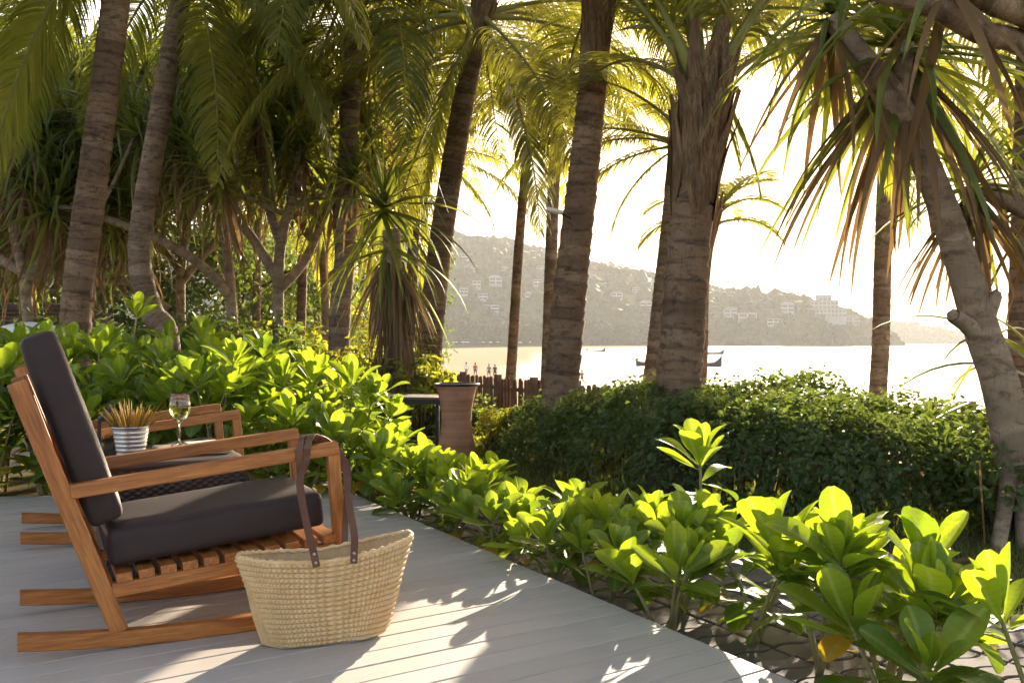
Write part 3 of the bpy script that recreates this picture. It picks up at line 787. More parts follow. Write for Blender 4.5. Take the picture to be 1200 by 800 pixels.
# ---- wicker side table and what stands on it
TC = cl(.57, 1.14); table = empty('side_table', TC, CA); TZ = .50
def weave_side(L, H_, seed):
    nx, nzz = int(L/.004), int(H_/.0045); V = []; at = []; F = []
    for i in range(nzz+1):
        z = H_*i/nzz; row = int(z/.0125); rp = (z/.0125) % 1
        for j in range(nx+1):
            x = L*j/nx; ph = x/.022*math.pi+(row % 2)*math.pi
            br = math.sin(math.pi*rp)**.5; d = .0045*br*(.55+.45*math.sin(ph))
            V.append((x-L/2, -d, z)); at.append(1-br*(.5+.5*math.sin(ph)))
    for i in range(nzz):
        for j in range(nx): a = i*(nx+1)+j; F.append((a, a+1, a+nx+2, a+nx+1))
    me = nmesh('woven_panel', V, F, m_wicker); A = me.attributes.new('strand', 'FLOAT', 'POINT'); A.data.foreach_set('value', np.array(at, np.float32)); return me
wl, wv_ = .56, .60
for (L, off, rz) in ((wl, (0, -wv_/2, .03), 0), (wl, (0, wv_/2, .03), math.pi), (wv_, (wl/2, 0, .03), math.pi/2), (wv_, (-wl/2, 0, .03), -math.pi/2)):
    ob('woven_panel', weave_side(L, TZ-.045, 0), table, off, (0, 0, rz))
V, F = rounded_box(wl+.012, wv_+.012, .03, .012, 8, .0); ob('table_top', mesh('table_top', V, F, m_wicker), table, (0, 0, TZ-.015))
for sx in (-1, 1):
    for sy in (-1, 1): b = MB(); b.box(-.02, .02, -.02, .02, 0, .05); b.build('foot', m_dark, table, False, loc=(sx*.24, sy*.26, 0))
tag(table, 'dark brown woven wicker side table between the two rocking chairs', 'table')
tray = empty('serving_board', cl(.66, 1.12, TZ+.001), CA+.06)
V, F = rounded_box(.30, .24, .03, .008, 8, 0); ob('board', mesh('board', V, F, m_board), tray, (0, 0, .0155))
V, F = rounded_box(.15, .17, .010, .004, 8, .002); ob('napkin', mesh('napkin', V, F, m_paper), tray, (.06, .01, .037))
tag(tray, 'pale wooden serving board with a folded napkin on the wicker table', 'board')
gl = empty('wine_glass', cl(.615, 1.155, TZ+.032))
b = MB(); b.lathe([(.0, .0), (.036, .0), (.0375, .0015), (.034, .003), (.012, .006), (.0048, .012), (.0038, .03), (.0038, .09), (.0055, .102), (.015, .110), (.032, .124), (.044, .145), (.0475, .166), (.045, .195), (.040, .232), (.0396, .2335),
         (.0388, .232), (.0438, .195), (.0462, .166), (.0427, .146), (.031, .1262), (.014, .1125), (.0, .110)], 40); b.build('glass_bowl', m_glass, gl)
b = MB(); b.lathe([(.0, .1102), (.014, .1128), (.0309, .1265), (.0425, .1463), (.0460, .166), (.0450, .1815), (.0, .1815)], 40); b.build('wine', m_wine, gl)
tag(gl, 'stemmed glass of white wine standing on the serving board', 'glass')
bk = empty('plant_bucket', cl(.405, 1.10, TZ+.001))
b = MB(); prof = [(.0, .0), (.055, .0), (.057, .004)]
for i in range(24): t = i/23; prof.append((.057+.018*t+(.0016*math.sin(t*40) if t < .93 else 0), .006+.118*t))
prof += [(.079, .126), (.080, .130), (.077, .133), (.073, .129), (.071, .115), (.0, .112)]
b.lathe(prof, 40); b.build('bucket', m_zinc, bk)
b = MB(); b.lathe([(.0, .116), (.072, .117)], 20); b.build('soil', m_twig, bk)
m_heather = leaf_material('heather', (.22, .15, .03), (.40, .27, .05), (.6, .42, .08), .4, .7, .2, scale=30)
for i in range(64):                     # upright plumes, each a bristly spike
    a = rng.uniform(0, 6.28); rr = .065*math.sqrt(rng.random()); lean = rr*rng.uniform(.6, 1.3); h_ = rng.uniform(.085, .15)*(1-rr*2.2)
    b = MB(); p0 = Vector((rr*math.cos(a), rr*math.sin(a), .112)); p1 = p0+Vector((lean*math.cos(a), lean*math.sin(a), h_))
    mid = p0.lerp(p1, .55)+Vector((0, 0, .006)); b.tube([p0, mid, p1], [.0022, .0034, .0006], 5)
    for q in range(14):
        t = .25+.72*q/14; c_ = p0.lerp(p1, t); an = q*2.4; d = Vector((math.cos(an), math.sin(an), 1.2)).normalized()*.011*(1.2-t*.6)
        sv = d.cross(Vector((0, 0, 1))).normalized()*.0022; b.add([c_-sv, c_+sv, c_+d], [(0, 1, 2)])
    b.build('plume', m_heather, bk)
tag(bk, 'small galvanised bucket planted with golden upright heather on the wicker table', 'plant pot')
ln = empty('lantern', cl(.33, 1.22, TZ+.001), CA)
b = MB(); b.box(-.05, .05, -.05, .05, 0, .015); b.box(-.05, .05, -.05, .05, .150, .162)
for sx in (-1, 1):
    for sy in (-1, 1): b.box(sx*.044-.005, sx*.044+.005, sy*.044-.005, sy*.044+.005, .015, .15)
b.build('frame', m_dark, ln, False)
b = MB(); b.lathe([(.066, .162), (.045, .18), (.022, .192), (.016, .205), (.0, .207)], 4); o = b.build('cap', m_dark, ln, False, rot=(0, 0, R(45)))
b = MB(); b.tube([(.018*math.cos(R(t)), 0, .212+.018*math.sin(R(t))) for t in range(-60, 250, 25)], .0025, 6); b.build('ring', m_dark, ln)
for k_ in range(4):
    b = MB(); b.box(-.039, .039, -.0012, .0012, .016, .149); b.build('pane', m_glass, ln, False, loc=(.044*math.sin(k_*math.pi/2), -.044*math.cos(k_*math.pi/2), 0), rot=(0, 0, k_*math.pi/2))
b = MB(); b.lathe([(.0, .0155), (.026, .0155), (.026, .08), (.02, .082), (.0, .08)], 20); b.build('candle', m_paper, ln)
tag(ln, 'black metal lantern with glass panes behind the heather bucket', 'lantern')

# ================================================================== PALMS
def frond_mesh(L, e0, droop, nl, ll, seed, hang=.5, mat=None, ragged=.06, lw=.0135):
    rs = random.Random(seed); n = 26; pts = [Vector((0, 0, 0))]; side = rs.uniform(-.25, .25)
    for i in range(n):
        t = (i+.5)/n; e = e0-droop*t**1.35; a = side*t
        pts.append(pts[-1]+Vector((math.cos(e)*math.cos(a), math.cos(e)*math.sin(a), math.sin(e)))*(L/n))
    b = MB(); rad_ = [.030*(1-t)**1.1+.004+.038*max(0, 1-t/.14) for t in [i/n for i in range(n+1)]]
    b.tube(pts, rad_, 6, 1)
    fr = frames(pts)
    for sgn in (-1, 1):
        for k_ in range(nl):
            t = .13+.87*(k_+rs.random()*.7)/nl
            if rs.random() < ragged: continue
            u = min(t, .999)*n; i = int(u); f = u-i; p = pts[i].lerp(pts[i+1], f); T = fr[i][0]
            Sd = Vector((0, 0, 1)).cross(T)
            if Sd.length < .05: Sd = Vector((0, 1, 0))
            Sd = Sd.normalized()*sgn; U = Sd.cross(T)*(-sgn); U = U if U.z > 0 or abs(T.z) > .98 else -U
            fw = .35+.75*t; d = (Sd*1.0+T*fw+U*(.25-.2*t)).normalized()
            ln_ = ll*(math.sin(math.pi*min(1, (.16+t*.80)))**.7)*rs.uniform(.88, 1.08)*(1 if t < .9 else .8)
            wd = lw*rs.uniform(.8, 1.15)*(.75+.5*math.sin(math.pi*t)); seg = 4; q = p.copy(); hg = hang*rs.uniform(.7, 1.3); V = []
            tw = rs.uniform(-.5, .5)
            for s in range(seg+1):
                wv = (T-d*T.dot(d)); wv = wv.normalized() if wv.length > .05 else U
                wv = (wv+d.cross(wv)*tw).normalized()
                ww = wd*(.55, 1, .9, .6, .06)[s]
                V += [q-wv*ww, q+wv*ww]; q = q+d*(ln_/seg)
                d = (d+Vector((0, 0, -1))*hg*(.35+.2*s)).normalized()
            b.add(V, [(2*s, 2*s+1, 2*s+3, 2*s+2) for s in range(seg)], 0)
    return b.mesh('frond', [mat or m_frond, m_petiole])
FR = {}
for mk, mt in (('g', m_frond), ('y', m_frond_y), ('d', m_frond_d)):
    for i, (e0, dr, hg) in enumerate(((80, 55, .25), (62, 75, .35), (42, 90, .5), (20, 85, .7), (-5, 70, .8), (-32, 50, .8), (-58, 28, .6))):
        if mk == 'd' and i < 4: continue
        for v in range(2):
            FR[(mk, i, v)] = frond_mesh(3.9+.25*v, R(e0), R(dr), 104, .86, 100*i+v+7*ord(mk), hg, mt, .09 if mk != 'd' else .3)
for mk, mt in (('g', m_frond), ('y', m_frond_y)):      # coarser fronds for palms far off
    for i, (e0, dr, hg) in enumerate(((80, 55, .25), (62, 75, .35), (42, 90, .5), (20, 85, .7), (-5, 70, .8), (-32, 50, .8), (-58, 28, .6))):
        for v in range(2): FR[('w'+mk, i, v)] = frond_mesh(3.9+.25*v, R(e0), R(dr), 46, .84, 100*i+v+7*ord(mk), hg, mt, .05, .024)
for i, (e0, dr, hg) in enumerate(((80, 55, .25), (62, 75, .35), (42, 90, .5), (20, 85, .7), (-5, 70, .8), (-32, 50, .8), (-58, 28, .6))):
    for v in range(2): FR[('j', i, v)] = frond_mesh(1.75+.15*v, R(e0), R(dr), 40, .52, 900+i+v, hg*.7, m_frond_y, .03, .019)   # young palm, short leaves
EL_ = [80, 62, 42, 20, -5, -32, -58]
def frond_of(mk, elev, v): 
    i = min(range(7), key=lambda k_: abs(EL_[k_]-elev))
    if mk == 'd': i = max(i, 4)
    return FR[(mk, i, v)]
def trunk_mesh(pts, r0, r1, mat, ring=.11, amp=.05, seed=0, flare=.25, top_flare=0, nseg=22, step=.028):
    pts = [Vector(p) for p in pts]; L = sum((a-b_).length for a, b_ in zip(pts, pts[1:])); n = max(8, int(L/step))
    S = [Vector(p) for p in spline(pts, n+1)]; fr = frames(S); rs = random.Random(seed)
    V = []; at = []; sg = []; s = 0; bounds = [0]
    while bounds[-1] < L+1: bounds.append(bounds[-1]+ring*rs.uniform(.6, 1.35))
    tilt = [rs.uniform(-.03, .03) for _ in bounds]; ph_ = [rs.uniform(0, 6.28) for _ in bounds]; jj = 0; sgv = [rs.random()**1.5 for _ in bounds]
    for i, p in enumerate(S):
        if i: s += (S[i]-S[i-1]).length
        while s > bounds[jj+1]: jj += 1
        t = s/L; r = r0+(r1-r0)*t; r *= 1+flare*math.exp(-s/.22)+top_flare*sstep(.86, 1, t)
        T, A, B = fr[i]
        for k_ in range(nseg):
            an = 2*math.pi*k_/nseg
            sw = s+tilt[jj]*math.sin(an+ph_[jj])+.012*nz(math.cos(an)*2.5, math.sin(an)*2.5, s*3+seed)
            q = jj if sw >= bounds[jj] else jj-1; q = max(q, 0)
            if sw > bounds[q+1]: q += 1
            f = min(1, max(0, (sw-bounds[q])/(bounds[q+1]-bounds[q]))); prof = f**1.5
            rr = r*(1+amp*(prof-.4)+(.05 if amp > .03 else .03)*nz(math.cos(an)*1.3+seed, math.sin(an)*1.3, s*1.1)+.018*nz(math.cos(an)*9, math.sin(an)*9, s*14))
            V.append(p+A*(rr*math.cos(an))+B*(rr*math.sin(an))); sg.append(sgv[q]); at.append(max(0, 1-f*5) if f < .5 else max(0, (f-.93)*9))
    m = len(S); I = np.arange(m*nseg).reshape(m, nseg); Q = np.stack([I[:-1], np.roll(I, -1, 1)[:-1], np.roll(I, -1, 1)[1:], I[1:]], -1).reshape(-1, 4)
    me = nmesh('trunk', np.array([v[:] for v in V]), Q, mat); a = me.attributes.new('ring', 'FLOAT', 'POINT'); a.data.foreach_set('value', np.array(at, np.float32)); a = me.attributes.new('seg', 'FLOAT', 'POINT'); a.data.foreach_set('value', np.array(sg, np.float32)); return me
def palm(label, path, d, r0, r1, n, seed, mat=None, mk='g', scale=1.0, sheath=True, elev=(78, -50), az0=0, only=None, dry=2, ring=.11, amp=.06, top_flare=0, dd=None, group='coconut palms in the garden', skip=()):
    rs = random.Random(seed); D = dd or [d]*len(path)
    W = [P(px, py, q) for (px, py), q in zip(path, D)]
    base = W[0].copy(); gz = float(ground_z(np.array([base.x]), np.array([base.y]))[0][0])-.05
    if base.z > gz+.05:
        lean = (W[1]-W[0]); base = Vector((W[0].x-lean.x*.25*min(1, (W[0].z-gz)/max(.3, lean.z)), W[0].y, gz)); W = [base]+W
    else: W[0].z = gz; base = W[0]
    e = empty('coconut_palm', base); loc = [p-base for p in W]
    ob('trunk', trunk_mesh(loc, r0, r1, mat or m_bark, ring, amp, seed, .22, top_flare, 30 if d < 13.5 else 14, .013 if d < 13.5 else .035), e)
    top = loc[-1]; tdir = (loc[-1]-loc[-2]).normalized()
    if sheath:
        b = MB()
        for k_ in range(24):            # fibrous old leaf bases wrapped round the growing point
            a = k_*2.4; h_ = -.34+.70*k_/24+rs.uniform(-.05, .05); o0 = top+tdir*h_; V = []; rr = r1*(1.06-.004*k_)*(1+top_flare)
            for q, (w_, out, z) in enumerate(((.25, .90, -.26), (.55, 1.0, -.12), (.62, 1.06, .06), (.42, 1.16, .22), (.24, 1.34, .38), (.12+.08*rs.random(), 1.5+.2*rs.random(), .48+.12*rs.random()))):
                for x in (-1, -.5, 0, .5, 1):
                    an = a+w_*x; zz = z+.05*rs.uniform(-1, 1)*(abs(x) > .8)
                    V.append(o0+Vector((math.cos(an), math.sin(an), 0))*(rr*out)+tdir*zz)
            b.add(V, [(5*i+j, 5*i+j+1, 5*i+j+6, 5*i+j+5) for i in range(5) for j in range(4)])
        b.tube([top-tdir*.25, top+tdir*.1, top+tdir*.55], [r1*1.0, r1*1.12, r1*.5], 12); b.build('leaf_sheath', m_fibre, e)
    lst = only if only is not None else [(az0+i*137.5+rs.uniform(-12, 12), elev[0]+(elev[1]-elev[0])*(i/(n-1))**.85+rs.uniform(-8, 8), 1) for i in range(n)]
    for i, f in enumerate(lst):
        if i in skip: continue
        az, el, sc_ = f[0], f[1], f[2]; kk = f[3] if len(f) > 3 else (mk if mk == 'j' or rs.random() < .75 else ('y' if mk == 'g' else 'g'))
        q = ob('frond', frond_of(kk if d < 14.5 or kk == 'j' else 'w'+kk, el, i % 2), e, top+tdir*(.30 if el > 30 else .12)*scale, (rs.uniform(-.15, .15), 0, R(az))); s_ = scale*sc_*rs.uniform(.92, 1.08); q.scale = (s_, s_, s_)
    for i in range(dry):
        q = ob('frond', frond_of('d', -50, i % 2), e, top+tdir*.05, (rs.uniform(-.2, .2), 0, R(rs.uniform(0, 360)))); s_ = scale*.8; q.scale = (s_,)*3
        q['label'] = 'dry brown hanging frond'
    return tag(e, label, 'palm tree', group)
# azimuth: 0 = right (+X), 90 = away, 180 = left, 270 = towards the camera
palm('coconut palm with dark blotched trunk rising behind the first chair', [(88, 395), (93, 330), (106, 230), (122, 110), (136, 0), (146, -120)], 9.4, .158, .128, 15, 11, m_bark, 'g',
     only=[(200, -32, 1.0), (183, -58, .95, 'y'), (150, -32, .9), (235, -32, .8, 'y'), (330, -5, .9), (20, 20, 1), (90, 20, 1), (140, 10, 1), (300, 42, 1), (60, 62, 1), (170, 42, 1), (215, 20, 1)], dry=0)
palm('coconut palm with greyish trunk bent near its foot', [(196, 396), (178, 365), (164, 310), (168, 250), (185, 150), (200, 60), (212, -10), (216, -50)], 11.6, .145, .12, 15, 12, m_bark2, 'g',
     only=[(322, -58, .82), (340, -32, .85), (10, -5, 1), (20, 20, 1), (60, 0, 1), (110, -10, 1), (150, -30, .8), (180, -10, .9), (220, 20, 1), (300, 42, 1), (100, 62, 1), (25, -58, .75)], ring=.075, amp=.04, dry=0)
palm('coconut palm with pale ringed trunk behind the strap-leaved pandanus', [(398, 380), (404, 300), (408, 180), (412, 100), (418, 20), (422, -40)], 13, .15, .125, 15, 13, m_bark2, 'g', az0=20, elev=(70, -60), dry=1, skip=(13,))
palm('coconut palm with slanting brown trunk and arching yellow-green fronds', [(503, 420), (512, 320), (523, 240), (545, 110), (562, 30)], 12, .168, .13, 15, 14, m_bark, 'y',
     only=[(185, 20, 1.0), (200, 2, 1), (172, 42, 1), (212, -58, .7), (320, -58, .75), (350, 5, .85), (5, 20, 1), (15, 45, 1), (40, 10, 1), (90, 30, 1), (140, 20, 1), (270, 60, 1), (160, -10, 1), (290, -40, .8), (120, -30, 1)], dry=0, ring=.06, amp=.03)
palm('coconut palm with thick ring-scarred trunk standing in the hedge end', [(652, 500), (660, 430), (668, 340), (684, 200), (694, 100), (699, 40), (702, 5)], 8.7, .172, .125, 14, 15, m_bark, 'y',
     only=[(0, -5, 1), (335, 20, 1), (340, -32, .55), (12, 15, 1), (352, -20, .6, 'g'), (172, 42, .8), (200, 42, .9), (150, 62, 1), (90, 20, 1), (60, 60, 1), (280, 62, 1), (40, -10, .6), (230, 20, .9)], ring=.13, amp=.09, dry=0, top_flare=.05)
palm('stoutest coconut palm with swollen crown base growing out of the hedge', [(790, 500), (797, 430), (806, 310), (814, 220), (820, 165)], 7.0, .185, .145, 14, 16, m_bark, 'y',
     only=[(20, 78, 1), (150, 78, 1), (250, 78, .9), (0, 62, 1), (180, 62, 1), (95, 62, 1), (330, 62, .95), (200, 62, 1), (30, 42, .8), (150, 62, .9), (120, 42, .7)], ring=.14, amp=.09, dry=0, top_flare=.16)
palm('slim coconut palm trunk left of the lamp, crown of golden fronds', [(596, 470), (600, 420), (608, 290), (616, 200), (624, 150)], 20, .115, .095, 14, 17, m_bark, 'y', az0=70, elev=(70, -5), dry=0, scale=.8, skip=(2, 5, 9, 11))
palm('slim pale coconut palm trunk behind the lamp', [(640, 470), (643, 400), (648, 240), (653, 150), (658, 110)], 17, .125, .105, 14, 18, m_bark2, 'y', az0=0, elev=(70, -5), dry=0, scale=.8, skip=(2, 5, 9, 11))
palm('coconut palm with pale trunk tucked behind the stoutest palm', [(764, 470), (772, 400), (786, 270), (793, 205), (797, 180)], 12, .15, .125, 14, 19, m_bark2, 'y',
     only=[(170, -10, .6), (188, 10, .75), (150, 20, .7), (90, 42, .8), (200, 42, .8), (180, -32, .45), (20, 62, .7), (300, 62, .6)], dry=0, scale=.9)
palm('young coconut palm with a small crown just right of the stoutest palm', [(822, 470), (824, 420), (826, 340), (831, 290), (835, 270)], 20, .105, .09, 10, 20, m_bark, 'j', scale=1.0,
     only=[(0, 20, 1), (10, 42, 1), (350, 62, 1), (20, 62, 1.1), (175, 20, 1), (165, 42, 1), (90, 62, 1), (60, 42, .9), (200, 20, .8)], dry=0)
palm('straight pale coconut palm trunk standing alone before the open sea', [(1028, 480), (1032, 400), (1035, 290), (1040, 160), (1046, 50), (1050, -20)], 15, .145, .125, 15, 21, m_bark2, 'y', az0=200, elev=(70, -60), dry=0, skip=(7, 10, 13))
palm('coconut palm trunk beyond the forked pandanus', [(1196, 470), (1197, 380), (1200, 250), (1204, 100), (1208, -30)], 11, .15, .13, 14, 22, m_bark, 'y', az0=45, elev=(70, -40), dry=0, skip=(11,))
for i, (px, py, ty, d, mk, dx) in enumerate(((495, 400, 190, 27, 'y', 4), (440, 410, 175, 24, 'g', -6), (352, 415, 150, 23, 'g', 8), (300, 410, 120, 26, 'g', 5), (60, 410, 90, 22, 'g', 10), (-30, 410, 60, 18, 'g', 8), (478, 420, 90, 18, 'y', 16))):
    palm(('distant coconut palm with slim trunk seen past the slanting palm', 'distant coconut palm rising behind the strap-leaved pandanus', 'distant coconut palm behind the bare branches', 'distant coconut palm in the shade of the left-hand grove', 'coconut palm behind the dark blotched trunk', 'coconut palm at the edge of the grove', 'coconut palm crown between slanting palm and pandanus')[i],
         [(px, py), (px+dx*.3, py-90), (px+dx, ty)], d, .12, .10, 14, 40+i, (m_bark, m_bark2)[i % 2], mk, az0=i*40, elev=(70, 5 if px > 470 else -60), dry=0 if px > 400 else 2, group='distant coconut palms')

# ================================================================== PANDANUS
def strap_leaf(L, W_, e0, dr, seed, mat, kink=None):
    rs = random.Random(seed); n = 11; p = Vector((0, 0, 0)); V = []; side = rs.uniform(-.2, .2)
    for i in range(n+1):
        t = i/n; e = e0-dr*t**1.6
        if kink and t > kink: e = min(e, R(-68))
        T = Vector((math.cos(e)*math.cos(side*t), math.cos(e)*math.sin(side*t), math.sin(e))); S = Vector((-math.sin(side*t), math.cos(side*t), 0)); U = T.cross(S)*-1
        w_ = W_*(.75+.35*t if t < .25 else (1-t)**.62*1.0+.01); V += [p-S*w_+U*w_*.55, p, p+S*w_+U*w_*.55]; p = p+T*(L/n)
    F = [(3*i+j, 3*i+j+1, 3*i+j+4, 3*i+j+3) for i in range(n) for j in range(2)]
    return V, F
PL = {}
for i, (e0, dr, kk) in enumerate(((78, 40, None), (60, 75, None), (40, 90, .6), (15, 75, .5), (-15, 60, None), (-50, 30, None))):
    for v in range(2):
        V, F = strap_leaf(1.25-.1*v, .034, R(e0), R(dr), i*3+v, m_pand, kk if v else None)
        PL[('g', i, v)] = mesh('leaf', V, F, m_pand); PL[('d', i, v)] = mesh('leaf', V, F, m_pand_d)
PE = [78, 60, 40, 15, -15, -50]
def pandanus_head(parent, c, n, sc_, seed, dead=10, elev=(80, -35)):
    rs = random.Random(seed)
    for i in range(n+dead):
        el = elev[0]+(elev[1]-elev[0])*(i/n)+rs.uniform(-8, 8) if i < n else rs.uniform(-75, -35)
        k_ = min(range(6), key=lambda q: abs(PE[q]-el)); mk = 'g' if i < n else 'd'
        s_ = sc_*rs.uniform(.8, 1.1)*(.75 if i < n*.25 else 1)
        o = ob('leaf', PL[(mk, k_, rs.randrange(2))], parent, Vector(c)+Vector((rs.uniform(-.04, .04), rs.uniform(-.04, .04), -.12*(i/n)*sc_)), (rs.uniform(-.2, .2), rs.uniform(-.1, .1), R(i*137.5+rs.uniform(-15, 15)))); o.scale = (s_,)*3
def head_mesh(n, seed, L=1.15, dead=8):  # whole tuft in one mesh for trees too far to pick leaves apart
    rs = random.Random(seed); b = MB()
    for i in range(n+dead):
        el = 80-115*(i/n)+rs.uniform(-8, 8) if i < n else rs.uniform(-80, -40); Lr = L*rs.uniform(.75, 1.1)
        V, F = strap_leaf(Lr, .030, R(el), R(30+rs.uniform(10, 55)), seed*91+i, None, .55 if rs.random() < .4 else None)
        a = R(i*137.5+rs.uniform(-15, 15)); ca, sa = math.cos(a), math.sin(a)
        b.add([(v[0]*ca-v[1]*sa, v[0]*sa+v[1]*ca, v[2]-.12*(i/n)) for v in V], F, 0 if i < n else 1)
    return b.mesh('leaf_tuft', [m_pand, m_pand_d])
TUFT = [head_mesh(44, s) for s in range(3)]
def branch_mesh(pts, r0, r1, seed, mat=None): return trunk_mesh(pts, r0, r1, mat or m_bark3, .06, .025, seed, .15 if r0 > .08 else 0, 0, 14, .03)
# --- the forked pandanus on the right, close enough to pick every leaf apart
pn = empty('pandanus_tree', (P(1188, 560, 5.3).x, 5.3, GZ))
ob0 = Vector(pn.location)
def pl(px, py, d): return P(px, py, d)-ob0
ob('trunk', branch_mesh([pl(1192, 540, 5.3), pl(1172, 450, 5.3), pl(1150, 385, 5.3), pl(1118, 280, 5.32), pl(1086, 195, 5.35), pl(1045, 110, 5.4), pl(1005, 60, 5.5), pl(978, 22, 5.6)], .108, .06, 3), pn)
for pts, r_ in (([pl(1152, 400, 5.3), pl(1135, 382, 5.25), pl(1117, 370, 5.2)], .05), ([pl(1150, 398, 5.3), pl(1158, 370, 5.27), pl(1167, 346, 5.24)], .045)):
    ob('branch_stub', branch_mesh(pts, r_*1.15, r_*.8, 5), pn)
    V, F = lumps([pts[-1]], [r_*.78], 1, .05); ob('cut_end', nmesh('cut_end', V, F, m_bark3), pn)
for i, pts in enumerate(([(1186, 520, 5.3), (1180, 575, 5.25), (1170, 640, 5.1), (1164, 690, 4.95)], [(1196, 530, 5.3), (1198, 600, 5.3), (1199, 700, 5.2)], [(1205, 520, 5.3), (1222, 600, 5.5), (1232, 660, 5.6)], [(1190, 530, 5.35), (1186, 590, 5.6), (1182, 630, 5.9)])):
    q = [pl(*p) for p in pts]; q[-1].z = -.04; ob('prop_root', branch_mesh(q, .048, .036, 8+i), pn)
pandanus_head(pn, pl(975, 5, 5.6), 36, .9, 1, 12, (80, -50))
ob('branch', branch_mesh([pl(1050, 125, 5.4), pl(1056, 95, 5.45), pl(1060, 68, 5.53), pl(1062, 45, 5.6)], .045, .05, 15), pn)
pandanus_head(pn, pl(1062, 40, 5.6), 64, 1.15, 2, 34, (78, -55))
tag(pn, 'leaning pandanus with forked trunk, prop roots and drooping strap leaves', 'pandanus')
pn2 = empty('pandanus_tree', (P(1330, 700, 5.8).x, 5.8, GZ)); ob0 = Vector(pn2.location)
ob('trunk', branch_mesh([Vector((0, 0, 0)), pl(1320, 500, 5.8), pl(1300, 330, 5.8), pl(1290, 200, 5.8)], .11, .09, 21), pn2)
ob('branch', branch_mesh([pl(1302, 330, 5.8), pl(1240, 270, 5.8), pl(1190, 240, 5.8), pl(1150, 222, 5.85)], .068, .055, 22), pn2)
pandanus_head(pn2, pl(1140, 205, 5.85), 46, .72, 4, 30, (80, -60))
ob('branch', branch_mesh([pl(1290, 205, 5.8), pl(1230, 80, 5.2), pl(1195, 50, 4.9), pl(1150, 38, 4.7), pl(1100, 10, 4.55), pl(1040, -8, 4.45), pl(990, -25, 4.4)], .075, .052, 23), pn2)
ob('branch', branch_mesh([pl(1290, 210, 5.8), pl(1270, 100, 5.3), pl(1215, 25, 4.8), pl(1165, 0, 4.6), pl(1120, -30, 4.5)], .08, .07, 24), pn2)
pandanus_head(pn2, pl(1105, -60, 4.6), 26, .95, 6, 8)
pandanus_head(pn2, pl(1225, 215, 6.0), 26, .85, 7, 8, (80, -30))
tag(pn2, 'pandanus with thick bare limbs crossing above the sea view', 'pandanus')
# low strap leaves by the forked trunk
sp = empty('pandanus_seedling', (P(1236, 640, 5.9).x, 5.9, GZ)); ob0 = Vector(sp.location)
ob('stem', branch_mesh([Vector((0, 0, 0)), pl(1236, 520, 5.9), pl(1232, 440, 5.9)], .05, .04, 31), sp)
pandanus_head(sp, pl(1232, 435, 5.9), 30, .95, 32, 4, (80, -45))
tag(sp, 'low pandanus with arching green strap leaves behind the forked trunk', 'pandanus')
# --- strap-leaved pandanus with a skirt of dead leaves
pk = empty('pandanus_tree', (P(466, 430, 11).x, 11, GZ)); ob0 = Vector(pk.location)
ob('trunk', branch_mesh([Vector((0, 0, 0)), pl(466, 400, 11), pl(462, 330, 11), pl(458, 270, 11)], .12, .10, 33), pk)
pandanus_head(pk, pl(450, 235, 11), 62, 1.12, 34, 0, (82, -55)); pandanus_head(pk, pl(455, 285, 11), 30, 1.0, 35, 14, (20, -60))
b = MB(); rs = random.Random(77)
for i in range(230):                     # thatch of dead leaves hugging the trunk
    a = rs.uniform(0, 6.28); z0 = rs.uniform(.35, 1.75); V, F = strap_leaf(rs.uniform(.5, 1.0), .022, R(rs.uniform(-92, -70)), R(12), i, None)
    r_ = .13+.10*rs.random(); ca, sa = math.cos(a), math.sin(a); c_ = pl(463, 330, 11)
    b.add([((v[0]+r_)*ca-v[1]*sa+c_.x, (v[0]+r_)*sa+v[1]*ca, v[2]+z0+.35) for v in V], F)
tag(b.build('dead_leaf_skirt', m_pand_d, pk), kind='stuff')
tag(pk, 'strap-leaved pandanus with a shaggy skirt of dead leaves', 'pandanus')
# --- pandanus grove on the left: bare slanting limbs below tufts
def far_pandanus(label, px, d, limbs, seed, sc_=1.0):
    global ob0
    rs = random.Random(seed); e = empty('pandanus_tree', (P(px, 400, d).x, d, GZ)); ob0 = Vector(e.location)
    for li, (pts, tufts) in enumerate(limbs):
        q = [pl(x, y, d+dd_) for x, y, dd_ in pts]
        if li == 0 or pts[0][1] > 385: q[0] = Vector((q[0].x, q[0].y, -.05))
        r_ = .095 if li == 0 else .075
        ob('limb', branch_mesh(q, r_, r_*.62, seed*7+li), e)
        for t in range(tufts):
            f = 1.0 if t == 0 else rs.uniform(.62, 1.0); i = int(f*(len(q)-1.001)); base = q[i].lerp(q[i+1], f*(len(q)-1)-i) if f < 1 else q[-1]
            off = Vector((rs.uniform(-.9, .9), rs.uniform(-.7, .7), rs.uniform(.25, 1.3)))*(0 if t == 0 else 1)
            if t: ob('twig', branch_mesh([base, base+off*.5+Vector((0, 0, -.08)), base+off], .035, .025, seed*31+li*7+t), e)
            o = ob('leaf_tuft', TUFT[(t+li) % 3], e, base+off, (rs.uniform(-.3, .3), rs.uniform(-.3, .3), rs.uniform(0, 6.28))); s_ = sc_*rs.uniform(.85, 1.3); o.scale = (s_,)*3
    return tag(e, label, 'pandanus', 'pandanus grove beyond the shrubs')
far_pandanus('pandanus with long bare limb reaching up past the bent palm', 275, 14, [([(276, 400, 0), (270, 340, 0), (255, 235, 0), (225, 205, .2), (196, 185, .4)], 3), ([(272, 350, 0), (235, 310, -.3), (185, 280, -.6), (120, 255, -.8), (60, 240, -1)], 5), ([(262, 290, 0), (290, 200, .4), (310, 120, .6)], 4), ([(258, 240, 0), (250, 150, .3), (240, 80, .5)], 4)], 51)
